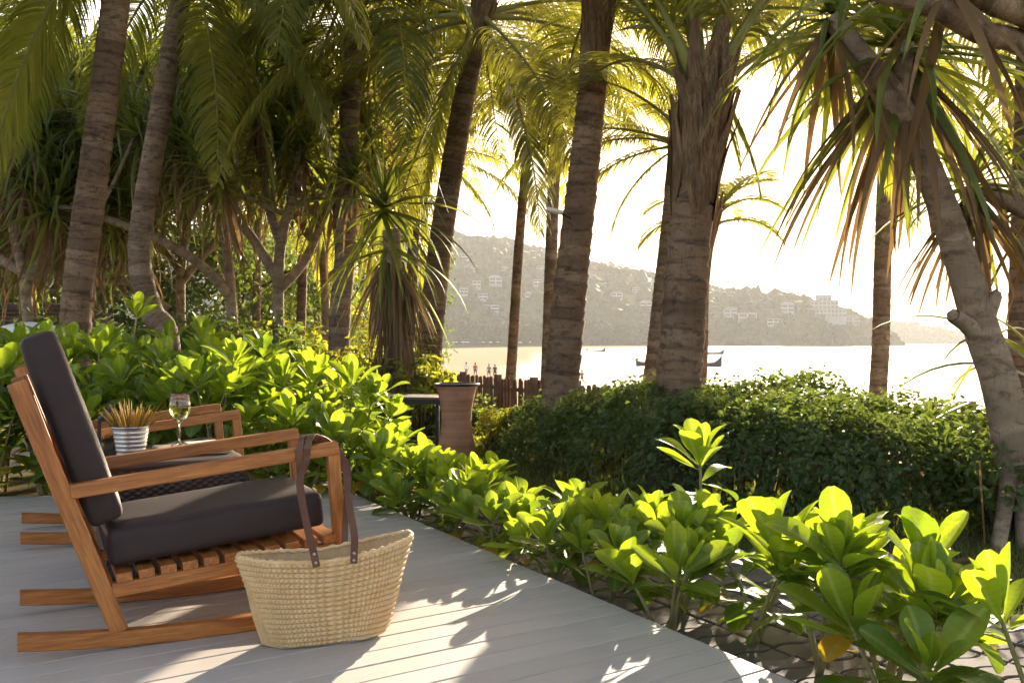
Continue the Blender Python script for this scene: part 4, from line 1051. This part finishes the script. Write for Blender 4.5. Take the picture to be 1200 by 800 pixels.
far_pandanus('slender pandanus with upright limbs between bent palm and ringed palm', 328, 13, [([(328, 405, 0), (326, 350, 0), (330, 280, 0), (345, 225, 0), (352, 170, 0)], 4), ([(327, 330, 0), (300, 285, .2), (268, 240, .4), (255, 190, .5)], 3), ([(330, 285, 0), (315, 240, .3), (300, 150, .5)], 4), ([(327, 340, 0), (360, 300, .4), (390, 225, .8)], 3)], 52)
far_pandanus('low spreading pandanus behind the dark blotched palm', 150, 15, [([(235, 400, 0), (180, 345, 0), (120, 300, -.3), (90, 275, -.4)], 8), ([(200, 365, 0), (150, 330, .4), (90, 330, .6), (30, 300, .8)], 9), ([(160, 330, 0), (130, 230, .5), (110, 150, .8)], 8), ([(120, 300, 0), (60, 200, .6), (20, 160, .8)], 8)], 53)
far_pandanus('dense pandanus at the shady left end of the grove', 20, 13.5, [([(40, 410, 0), (30, 340, 0), (15, 260, 0), (20, 190, 0)], 9), ([(32, 330, 0), (70, 270, .3), (95, 200, .5)], 8), ([(28, 320, 0), (-30, 280, .3), (-60, 220, .5)], 7)], 54)
far_pandanus('pandanus filling the gap behind the bent palm', 215, 17, [([(215, 410, 0), (212, 330, 0), (220, 250, 0), (215, 170, 0)], 9), ([(213, 320, 0), (170, 260, .3), (150, 190, .5)], 9), ([(213, 330, 0), (260, 270, .3), (285, 200, .5)], 9)], 55, 1.15)
far_pandanus('pandanus behind the slender upright limbs', 380, 18, [([(385, 410, 0), (380, 330, 0), (372, 260, 0), (365, 190, 0)], 8), ([(381, 330, 0), (420, 290, .3), (440, 240, .5)], 7), ([(378, 300, 0), (340, 240, .3), (320, 180, .5)], 8)], 56, 1.15)
far_pandanus('rearmost pandanus in the grove, its tufts against the sky', 110, 20, [([(110, 420, 0), (108, 320, 0), (115, 230, 0), (110, 120, 0)], 10), ([(108, 310, 0), (60, 230, .3), (40, 140, .5)], 10), ([(108, 300, 0), (170, 220, .3), (190, 120, .5)], 10)], 57, 1.4)

# ================================================================== BROAD-LEAVED SHRUBS
def big_leaf(L, W_, curl, cup, seed):
    rs = random.Random(seed); n = 11; V = []; F = []; p = Vector((0, 0, 0)); e = 0
    for i in range(n+1):
        t = i/n; e = -curl*t*t+.12*math.sin(t*3)
        tt = max(0, (t-.10)/.90)
        w_ = .004 if t < .10 else W_*(math.sin(math.pi*tt**1.75)**.56*.96+.04*(1-tt))*(1 if tt < 1 else 0)
        if i == n: w_ = W_*.20
        U = Vector((0, -math.sin(e), math.cos(e))); rip = .05*math.sin(t*9+seed)*W_
        for x in (-1, -.55, 0, .55, 1): V.append(p+Vector((x*w_, 0, 0))+U*(cup*w_*abs(x)**1.4+rip*x*abs(x)))
        p = p+Vector((0, math.cos(e), math.sin(e)))*(L/n)
    for i in range(n):
        for j in range(4): a = i*5+j; F.append((a, a+1, a+6, a+5))
    return V, F
LV = {}
for mk, mt in (('y', m_young), ('m', m_mature), ('o', m_yellow)):
    for v, (c_, cp) in enumerate(((.25, .30), (.7, .22), (-.25, .38), (1.2, .12))):
        V, F = big_leaf(.205, .045+.005*(v % 2), c_, cp, v); LV[(mk, v)] = mesh('leaf', V, F, mt)
def leaf_at(parent, pos, d, up, size, key):
    d = d.normalized(); z = (up-d*up.dot(d))
    z = z.normalized() if z.length > .05 else d.orthogonal().normalized()
    M = Matrix((d.cross(z), d, z)).transposed().to_4x4()*1.0; M = M @ Matrix.Diagonal((size, size, size, 1)); M.translation = pos
    ob('leaf', LV[key], parent, mat=M)
n_sh = 0
def shrub(label, base, height, nst, spread, seed, size=1.0, young=.6, group='broad-leaved shrubs along the deck', lean=None, dens=1.0, cat='shrub', name='leafy_shrub', low=.35):
    global n_sh
    rs = random.Random(seed); e = empty(name, base); cnt_ = 0
    for s in range(nst):
        a = s*2.4+rs.uniform(-.4, .4); out = spread*(.25+.75*math.sqrt((s+.5)/nst))*(1 if nst > 1 else .2); h = height*rs.uniform(.72, 1.05)*(1-.25*(out/max(spread, .01))**2)
        top = Vector((out*math.cos(a), out*math.sin(a), h))+(lean or Vector())*h
        p0 = Vector((rs.uniform(-.03, .03), rs.uniform(-.03, .03), -.01)); mid = p0.lerp(top, .5)+Vector((rs.uniform(-.03, .03), rs.uniform(-.03, .03), .04))*height*1.2
        S = [Vector(q) for q in spline([p0, mid, top], 9)]; b = MB(); b.tube(S, [.0085*(1-.5*i/8)*(.7+.5*size) for i in range(9)], 7); b.build('stem', m_stem, e)
        axis = (S[-1]-S[-2]).normalized(); axis = (axis+Vector((0, 0, .6))).normalized()
        X = axis.orthogonal().normalized(); Y = axis.cross(X); n = int(rs.randint(8, 11)*dens)
        for i in range(n):                   # rosette
            az = i*2.39996+rs.uniform(-.25, .25); el = R(78-62*(i/n)**.8+rs.uniform(-9, 9)); rd = X*math.cos(az)+Y*math.sin(az)
            d = rd*math.cos(el)+axis*math.sin(el); key = 'y' if rs.random() < young+.25*(1-i/n) else 'm'
            leaf_at(e, S[-1]-axis*(.004*i*size), d, axis*math.cos(el)-rd*math.sin(el)+axis*.2, size*rs.uniform(.72, 1.12)*(.75+.3*min(1, i/4)), (key, rs.choice((0, 0, 1, 2)))); cnt_ += 1
        nlow = int(rs.randint(4, 7)*dens*min(1.8, height/.45))
        for i in range(nlow):                # older leaves down the stem
            f = low+(.95-low)*rs.random(); k_ = f*8; j = min(int(k_), 7); p = S[j].lerp(S[j+1], k_-j); az = i*2.4+rs.uniform(-.5, .5); el = R(rs.uniform(-25, 40))
            rd = Vector((math.cos(az), math.sin(az), 0)); d = rd*math.cos(el)+Vector((0, 0, math.sin(el))); r_ = rs.random()
            key = 'o' if f < .55 and r_ < .22 else ('y' if r_ < young*.6 else 'm')
            leaf_at(e, p, d, Vector((0, 0, 1)), size*rs.uniform(.75, 1.15), (key, rs.choice((0, 1, 1, 3)))); cnt_ += 1
    n_sh += cnt_
    return tag(e, label, cat, group)
def edge(s, o_): q = E0+EDIR*s+EN*o_; return Vector((q.x, q.y, GZ))
row_lab = 'bright green broad-leaved shrub growing at the deck edge'
row = [(-.62, .30, .44, 5, .20, 1.0), (-.38, .55, .40, 4, .18, 1.0), (-.22, .22, .40, 5, .20, 1.0), (.02, .45, .46, 5, .19, 1.08), (.26, .36, .52, 5, .20, 1.12), (.36, .12, .36, 4, .16, .95), (.60, .42, .40, 5, .2, .95),
       (.80, .16, .36, 5, .18, .92), (1.02, .40, .42, 5, .19, .92), (1.22, .15, .34, 5, .17, .85), (1.40, .42, .38, 5, .18, .9), (1.62, .14, .33, 5, .17, .85), (1.85, .32, .36, 5, .18, .85), (2.10, .12, .33, 5, .17, .8),
       (2.35, .28, .36, 5, .18, .8), (2.62, .12, .34, 5, .18, .8), (2.90, .30, .38, 5, .2, .85), (3.15, .10, .40, 5, .2, .85), (3.45, .25, .45, 6, .22, .9), (3.75, .08, .52, 6, .24, .95), (4.05, .22, .6, 6, .26, 1.0)]
for i, (s, o_, h_, ns, sp_, sz) in enumerate(row):
    if i in (1, 5): continue
    lab = row_lab
    if i == 4: lab = 'tallest lime green shrub at the deck edge, a yellow leaf hanging from its stem'
    if i == 20: lab = 'tall broad-leaved shrub at the corner where deck edge meets the leafy bank'
    shrub(lab, edge(s, o_), h_, ns-1, sp_*1.05, 200+i, sz*1.08, .8, 'broad-leaved shrubs along the deck edge')
lone = shrub('slim shrub holding one upright rosette above its neighbours at the deck edge', edge(1.32, .75), .58, 1, .1, 260, 1.15, .85, 'broad-leaved shrubs along the deck edge')
# leafy bank behind the chairs
rs = random.Random(9); k = 0
bank_lab = 'tall broad-leaved shrub in the leafy bank behind the chairs'
for rowi, (y0, hh, n_, x0, x1) in enumerate(((6.35, 1.02, 11, -4.6, -1.15), (6.95, 1.24, 11, -5.0, -1.1), (7.6, 1.38, 10, -5.3, -1.3))):
    for i in range(n_):
        x = x0+(x1-x0)*(i+rs.uniform(.2, .8))/n_; y = y0+rs.uniform(-.15, .2)-(.35 if x < -3.6 else 0)
        h_ = hh*rs.uniform(.86, 1.08)*(1 if x < -1.9 else .80)
        shrub(bank_lab.replace('in the leafy', ('in the front row of the leafy', 'in the middle row of the leafy', 'in the rear row of the leafy')[rowi]), Vector((x, y, GZ)), h_, 6, .34, 300+k, 1.12, .75, 'shrubs of the leafy bank', dens=1.0, low=.25); k += 1
for i, (x, y, h_) in enumerate(((-1.05, 6.85, .34), (-.8, 7.1, .30), (-.6, 6.5, .30), (-.25, 6.1, .28), (-1.35, 7.9, .55))):
    shrub('small broad-leaved shrub between leafy bank and garden table', Vector((x, y, GZ)), h_, 5, .24, 360+i, .95, .75, 'shrubs by the garden table')

# ================================================================== HEDGE, BUSHES
def leafy_mass(name, pts, norms, size, mat, seed, aspect=.55, parent=None):
    r_ = np.random.RandomState(seed); n = len(pts); pts = np.asarray(pts); nm = np.asarray(norms)+r_.randn(n, 3)*.55; nm /= np.linalg.norm(nm, axis=1)[:, None]
    t = np.cross(nm, r_.randn(n, 3)); t /= np.linalg.norm(t, axis=1)[:, None]; s = np.cross(nm, t); L = (size*r_.uniform(.65, 1.25, n))[:, None]; W_ = L*aspect*.5
    a = pts-t*L*.5; b_ = pts+t*L*.5-nm*L*.06; m1 = pts+t*L*.12
    V = np.stack([a, m1-s*W_+nm*W_*.35, b_, m1+s*W_+nm*W_*.35], 1).reshape(-1, 3); Q = np.arange(n*4).reshape(n, 4)
    T = np.concatenate([Q[:, [0, 1, 2]], Q[:, [0, 2, 3]]])
    return tag(ob(name, nmesh(name, V, T, mat, False), parent), kind='stuff')
HF = [(-.35, 10.4), (.0, 8.9), (.28, 7.4), (.80, 6.05), (1.6, 5.2), (2.2, 5.25), (2.9, 5.85), (4.0, 6.5)]     # front foot of the hedge
hr = np.random.RandomState(4); hp = []; hn = []
HFa = np.array(HF); seglen = np.concatenate([[0], np.cumsum(np.hypot(*np.diff(HFa, axis=0).T))])
def hedge_pt(s, v, w_):                  # s along, v 0..1 across the rounded profile, w_ depth below the skin
    x = np.interp(s, seglen, HFa[:, 0]); y = np.interp(s, seglen, HFa[:, 1]); i = min(max(np.searchsorted(seglen, s)-1, 0), len(HF)-2)
    t = (HFa[i+1]-HFa[i]); t = t/np.hypot(*t); nrm = np.array([-t[1], t[0]])   # towards the sea
    th = np.interp(s, [0, 1.2, 3.0, 5, 7.5], [.9, 1.5, 2.2, 2.5, 2.2]); top = np.interp(s, [0, .8, 2.4, 3.6, 5.2, 6.4, 8], [.12, .24, .52, .66, .60, .48, .42])-GZ
    top *= 1+.10*fbm(x*1.2, y*1.2, 1.0)
    q = v*2.2; an = min(q, 1)*math.pi/2
    if q <= 1: dx = th*.30*(1-math.cos(an)); z = top*math.sin(an)**.62; nn = (-math.cos(an), math.sin(an))
    else: dx = th*.30+(q-1)/1.2*th*.70; z = top*(1-.05*((q-1)/1.2)**2); nn = (0.05, 1)
    bump = .19*fbm(x*2.0+dx, y*2.0, z*2.0+7)
    px_ = np.array([x, y])+nrm*(dx-w_*-nn[0]*0) + nrm*nn[0]*(bump-w_)
    return (px_[0], px_[1], GZ+max(.01, z+nn[1]*(bump-w_))), (nrm[0]*nn[0], nrm[1]*nn[0], nn[1])
for i in range(44000):
    p_, n_ = hedge_pt(hr.uniform(0, seglen[-1]), hr.rand()**.9, abs(hr.randn())*.09-(.10*hr.rand() if hr.rand() < .12 else 0)); hp.append(p_); hn.append(n_)
hedge = empty('hedge', (1.5, 6.6, GZ)); hp = np.array(hp)-np.array([1.5, 6.6, GZ])
leafy_mass('foliage', hp, hn, .052, m_hedge, 1, .62, hedge)
b = MB(); rs = random.Random(12)
for i in range(140):
    p_, n_ = hedge_pt(rs.uniform(0, seglen[-1]), rs.uniform(.1, .8), .12); p1 = Vector(p_)-Vector((1.5, 6.6, GZ)); p0 = Vector((p1.x+rs.uniform(-.2, .2), p1.y+rs.uniform(.1, .4), 0)); b.tube([p0, p0.lerp(p1, .5)+Vector((0, 0, .08)), p1], [.010, .007, .004], 5)
tag(b.build('branches', m_twig, hedge), kind='stuff')
tag(hedge, 'long clipped dark green hedge of small leaves around the palm trunks', 'hedge')
def bush(label, c, rx, ry, rz, n, seed, size, mat, group=None, name='bush'):
    r_ = np.random.RandomState(seed); e = empty(name, (c[0], c[1], c[2])); pts = []; nn = []
    cl_ = [(r_.uniform(-.75, .75)*rx, r_.uniform(-.75, .75)*ry, r_.uniform(.2, .9)*rz, r_.uniform(.25, .5)) for _ in range(14)]
    for i in range(n):
        q = cl_[r_.randint(14)]; d = r_.randn(3); d /= np.linalg.norm(d); rr = q[3]*min(rx, rz*1.2)*r_.uniform(.55, 1.05)
        p = np.array(q[:3])+d*rr
        if p[2] < .02: continue
        pts.append(p); nn.append(d*.7+np.array([0, 0, .5]))
    leafy_mass('foliage', pts, nn, size, mat, seed, .5, e)
    for i, q in enumerate(cl_):
        b = MB(); p1 = Vector(q[:3]); p0 = Vector((q[0]*.15, q[1]*.15, -.03)); b.tube([p0, p0.lerp(p1, .5)+Vector((0, 0, .1*rz)), p1], [.018, .012, .005], 5); b.build('branch', m_twig, e)
    return tag(e, label, 'bush', group)
bush('sunlit yellow-green bush under the shaggy pandanus', P(436, 470, 11.8), .85, .5, 1.15, 3600, 21, .10, m_bush) .location.z = GZ
bush('small yellow-green bush at the foot of the slanting palm', P(494, 470, 10.9), .40, .3, .95, 1200, 22, .11, m_bush).location.z = GZ
bush('low bush under the garden table', P(470, 500, 11.2), .9, .4, .42, 1600, 23, .07, m_hedge).location.z = GZ
bush('low sunlit bush between terracotta pot and hedge', P(578, 500, 9.6), .3, .3, .42, 700, 24, .07, m_bush).location.z = GZ
bush('bush behind the terracotta pot by the fence', P(560, 500, 11.6), .45, .4, .4, 900, 25, .07, m_hedge).location.z = GZ
bush('glossy bush in front of the forked pandanus roots', Vector((2.95, 5.55, GZ)), .6, .45, .62, 2600, 26, .075, m_hedge)
bush('dark undergrowth below the bare limbs', P(250, 420, 12.5), 1.6, .8, 1.2, 4200, 27, .13, m_hedge).location.z = GZ
bush('green undergrowth behind the bent palm', P(150, 420, 13), 1.6, .8, 1.2, 3600, 28, .13, m_hedge).location.z = GZ
bush('sunlit undergrowth at the foot of the ringed palm', P(370, 420, 14), 1.3, .8, 1.1, 3000, 29, .13, m_bush).location.z = GZ
# woodland closing the view on the left
def broad_tree(label, px, d, h, w_, seed, n=5200, mat=None, size=.26):
    r_ = np.random.RandomState(seed); x = (px-600)/FPX*d; e = empty('broadleaf_tree', (x, d, GZ))
    tr = [Vector((0, 0, -.1)), Vector((.1, 0, h*.3)), Vector((-.1, .1, h*.55)), Vector((.1, 0, h*.8))]; ob('trunk', branch_mesh(tr, .16, .07, seed, m_bark), e)
    pts = []; nn = []; cs = []
    for i in range(26):
        a = r_.uniform(0, 6.28); rr = math.sqrt(r_.rand())*w_*.5; cs.append((rr*math.cos(a), rr*math.sin(a), h*r_.uniform(.12, .95), w_*r_.uniform(.12, .22)))
    for i in range(n):
        q = cs[r_.randint(26)]; dv = r_.randn(3); dv /= np.linalg.norm(dv); pts.append(np.array(q[:3])+dv*q[3]*r_.uniform(.5, 1.1)); nn.append(dv+np.array([0, 0, .5]))
    leafy_mass('crown', pts, nn, size, mat or m_hedge, seed, .45, e)
    for q in cs[:9]:
        b = MB(); p1 = Vector(q[:3]); p0 = tr[1].lerp(tr[3], min(.9, max(.05, (q[2]/h-.3)))); b.tube([p0, p0.lerp(p1, .6)+Vector((0, 0, .2)), p1], [.05, .035, .012], 6); b.build('branch', m_twig, e)
    return tag(e, label, 'tree', 'trees closing the view behind the grove')
for i, (px, d, h, w_) in enumerate(((-40, 24, 5.5, 5), (70, 27, 4.6, 6), (180, 25, 4.6, 5), (280, 29, 5, 6), (370, 34, 5, 6), (440, 42, 6, 7), (-110, 17, 6, 5))):
    broad_tree('dense broad-leaved tree in the shade behind the pandanus grove', px, d, h, w_, 60+i, mat=(m_hedge, m_bush)[i in (4, 7)])

# ================================================================== FENCE, GARDEN FURNITURE
fence = empty('picket_fence', (FENCE[1][0], FENCE[1][1], GZ)); f0 = Vector(fence.location)
def picket_mesh(h):
    n = 8; out = [(-.034, 0), (.034, 0), (.034, h-.04)]+[(.034*math.cos(math.pi*i/n), h-.04+.04*math.sin(math.pi*i/n)) for i in range(1, n)]+[(-.034, h-.04)]
    m = len(out); V = [(x, -.011, z) for x, z in out]+[(x, .011, z) for x, z in out]
    return mesh('picket', V, [tuple(range(m)), tuple(range(2*m-1, m-1, -1))]+[((i+1) % m, i, m+i, m+(i+1) % m) for i in range(m)], m_fence, False)
PK = [picket_mesh(.60+.012*i) for i in range(3)]
for (ax, ay), (bx, by) in zip(FENCE[:-1], FENCE[1:]):
    a, b_ = Vector((ax, ay, GZ)), Vector((bx, by, GZ)); L = (b_-a).length; t = (b_-a).normalized(); rz = math.atan2(t.y, t.x); n = int(L/.102)
    for i in range(n):
        p = a+t*((i+.5)*L/n); ob('picket', PK[i % 3], fence, p-f0, (rng.uniform(-.03, .03), rng.uniform(-.015, .015), rz))
    for z in (.14, .46):
        sn = Vector((-t.y, t.x, 0))*.028; bar('rail', a-f0+sn+Vector((0, 0, z)), b_-f0+sn+Vector((0, 0, z)), .03, .055, m_fence, fence, .003, (-t.y, t.x, 0))
    for q in (a, a.lerp(b_, .5)):
        sn = Vector((-t.y, t.x, 0))*-.06; bar('post', q-f0+sn+Vector((0, 0, -.05)), q-f0+sn+Vector((0, 0, .66)), .085, .085, m_fence, fence, .006, (t.x, t.y, 0))
tag(fence, 'low brown picket fence with rounded tops above the beach', 'fence')
pot = empty('terracotta_pot', (P(535, 533, 9.4).x, 9.4, GZ)); b = MB()
pr = [(.0, 0), (.205, 0), (.21, .02), (.19, .10), (.165, .22), (.152, .34), (.158, .46), (.175, .56), (.195, .64), (.205, .675), (.215, .69), (.215, .70), (.195, .70), (.17, .60), (.0, .58)]
b.lathe([(r_*.98, z) for r_, z in pr], 40); b.build('body', m_terra, pot)
b = MB(); b.lathe([(.198, .701), (.232, .701), (.236, .712), (.232, .722), (.198, .722), (.198, .701)], 40); b.build('rim_band', m_dark, pot)
tag(pot, 'tall waisted terracotta pot with a dark rim beside the garden table', 'pot')
gt = empty('garden_table', (P(478, 500, 9.8).x, 9.8, GZ), R(-14)); b = MB()
for i in range(5): ob('top_plank', chamfer_box(.86, .095, .022, .004, m_slab), gt, (0, -.2+i*.1, .565))
for sx in (-1, 1):
    for sy in (-1, 1): bar('leg', (sx*.40, sy*.22, 0), (sx*.40, sy*.22, .553), .035, .035, m_dark, gt, .003, (1, 0, 0))
for sy in (-1, 1):
    bar('apron', (-.42, sy*.24, .53), (.42, sy*.24, .53), .02, .045, m_dark, gt, .003); bar('stretcher', (-.385, sy*.22, .12), (.385, sy*.22, .12), .022, .022, m_dark, gt, .003)
for sx in (-1, 1): bar('apron', (sx*.42, -.23, .53), (sx*.42, .23, .53), .045, .02, m_dark, gt, .003, (0, 0, 1)); bar('stretcher', (sx*.40, -.2, .12), (sx*.40, .2, .12), .022, .022, m_dark, gt, .003, (0, 0, 1))
tag(gt, 'dark metal framed garden table with plank top beside the terracotta pot', 'table')
# lamp on the trunk
lp = empty('garden_lamp', P(668, 253, 8.62)); b = MB(); o_ = Vector(lp.location); b.tube([P(672, 258, 8.65)-o_, P(664, 253, 8.5)-o_, P(656, 249, 8.45)-o_], .013, 8); b.build('bracket', m_dark, lp)
V, F = rounded_box(.15, .09, .035, .015, 6, .004); ob('lamp_head', mesh('lamp_head', V, F, m_lampgrey), lp, P(650, 247, 8.43)-o_, (0, R(14), 0))
b = MB(); b.box(-.05, .05, -.03, .03, -.021, -.0185); b.build('lens', m_cloth, lp, False, loc=P(650, 247, 8.43)-o_, rot=(0, R(14), 0))
tag(lp, 'small grey garden lamp bracketed to the ring-scarred palm trunk', 'lamp')
# pavilion roof and parasol far left
pv = empty('pavilion', (P(10, 420, 17).x, 17, GZ)); pz = P(0, 372, 17).z-GZ
for sx in (-1, 1):
    for sy in (0, 1): bar('post', (sx*1.2, sy*1.8-.9, 0), (sx*1.2, sy*1.8-.9, pz-.18), .1, .1, m_fence, pv, .006, (1, 0, 0))
tile = chamfer_box(.19, .3, .02, .004, m_shingle)
for side in (-1, 1):
    for r_ in range(5):
        for c_ in range(16): o = ob('shingle', tile, pv, (-1.5+c_*.198+(r_ % 2)*.09, side*(1.15-r_*.24), pz-.2+r_*.075), (side*R(17), rng.uniform(-.02, .02), rng.uniform(-.03, .03)))
b = MB(); b.tube([(-1.55, 0, pz+.19), (1.65, 0, pz+.19)], .06, 8); b.build('ridge', m_shingle, pv)
tag(pv, 'small pavilion with a brown shingled roof behind the left-hand palms', 'pavilion')
um = empty('white_parasol', (P(36, 420, 11.5).x, 11.5, GZ)); uz = P(36, 377, 11.5).z-GZ; b = MB(); b.tube([(0, 0, 0), (0, 0, uz)], .02, 8); b.build('pole', m_dark, um)
b = MB(); b.lathe([(.46, uz-.2), (.45, uz-.14), (.32, uz-.055), (.16, uz-.012), (.0, uz)], 8); b.build('canopy', m_cloth, um, False)
tag(um, 'small white domed parasol just above the leafy bank', 'parasol')

# ================================================================== LAWN, LITTER
gr = np.random.RandomState(8); n = 52000
s_ = gr.uniform(-1.2, 7.5, n); o_ = 1.42+gr.rand(n)**1.2*2.2; px_ = E0.x+EDIR.x*s_+EN.x*o_; py_ = E0.y+EDIR.y*s_+EN.y*o_
n2 = 14000; px_ = np.concatenate([px_, gr.uniform(-2.2, .9, n2)]); py_ = np.concatenate([py_, gr.uniform(8.3, 12.5, n2)]); n += n2
dirs = gr.uniform(0, 6.28, n); h_ = gr.uniform(.025, .065, n); ln_ = gr.uniform(.2, 1.0, n)*h_; wd = gr.uniform(.0016, .0030, n)
bx_, by_ = np.cos(dirs), np.sin(dirs); V = np.zeros((n, 5, 3))
for k_, (f, w_) in enumerate(((0, -1), (0, 1), (.55, .8), (.55, -.8), (1, 0))):
    V[:, k_, 0] = px_+bx_*ln_*f*f-by_*wd*w_; V[:, k_, 1] = py_+by_*ln_*f*f+bx_*wd*w_; V[:, k_, 2] = GZ-.004+h_*f
I = np.arange(n*5).reshape(n, 5); T = np.concatenate([I[:, [0, 1, 2]], I[:, [0, 2, 3]], I[:, [3, 2, 4]]])
tag(ob('lawn_grass', nmesh('lawn_grass', V.reshape(-1, 3), T, m_grass, False)), 'short shaded lawn between the paved path and the hedge', 'grass', kind='stuff')
dp = empty('dry_palm_sheath', (P(1128, 668, 4.72).x, 4.72, GZ)); b = MB(); pts = [Vector((.16, .02, .05)), Vector((.05, 0, .045)), Vector((-.03, 0, .04)), Vector((-.09, -.01, .05))]; V = []
for i, (p, w_) in enumerate(zip(spline(pts, 9), (.008, .010, .013, .018, .028, .038, .045, .05, .048))):
    for a in range(7): th = R(-100+200*a/6); V.append(Vector(p)+Vector((0, w_*math.sin(th), -w_*.7*math.cos(th)+.01*math.sin(a*3+i))))
b.add(V, [(i*7+j, i*7+j+1, i*7+j+8, i*7+j+7) for i in range(8) for j in range(6)]); b.build('husk', m_pand_d, dp); tag(dp, 'dry brown palm sheath lying on the lawn under the hedge', 'palm sheath')
V, F = strap_leaf(.62, .014, R(-86), R(4), 3, None); dl = ob('dead_leaf', mesh('dead_leaf', V, F, m_pand_d), None, P(1149, 540, 4.98)); tag(dl, 'withered strap leaf hanging against the hedge by the prop roots', 'dead leaf')
lt = random.Random(31)
for i in range(26):
    q = edge(lt.uniform(-.5, 3.5), lt.uniform(.05, 1.8)); V_, F_ = None, None
    M = Matrix.Rotation(lt.uniform(0, 6.28), 4, 'Z') @ Matrix.Rotation(lt.uniform(-.3, .3), 4, 'X'); M = M @ Matrix.Scale(lt.uniform(.5, .8), 4); M.translation = q+Vector((0, 0, .034))
    o = ob('fallen_leaf', LV[('o', 3 if i % 2 else 0)], None, mat=M); tag(o, 'fallen yellow-brown leaf lying on the pavers', 'leaf', 'fallen leaves on the path')

# ================================================================== HAZE
hz = Mat('haze'); vol = hz.n('VolumePrincipled', {'Color': (.93, .92, .90, 1), 'Density': .0002, 'Anisotropy': .1})
hz.t.links.new(vol.outputs[0], hz.out.inputs['Volume'])
b = MB(); b.box(-2600, 2900, -620, 2900, -9, 175); tag(b.build('haze', hz.m, None, False), 'thin warm sea haze filling the bay', 'haze', kind='stuff')
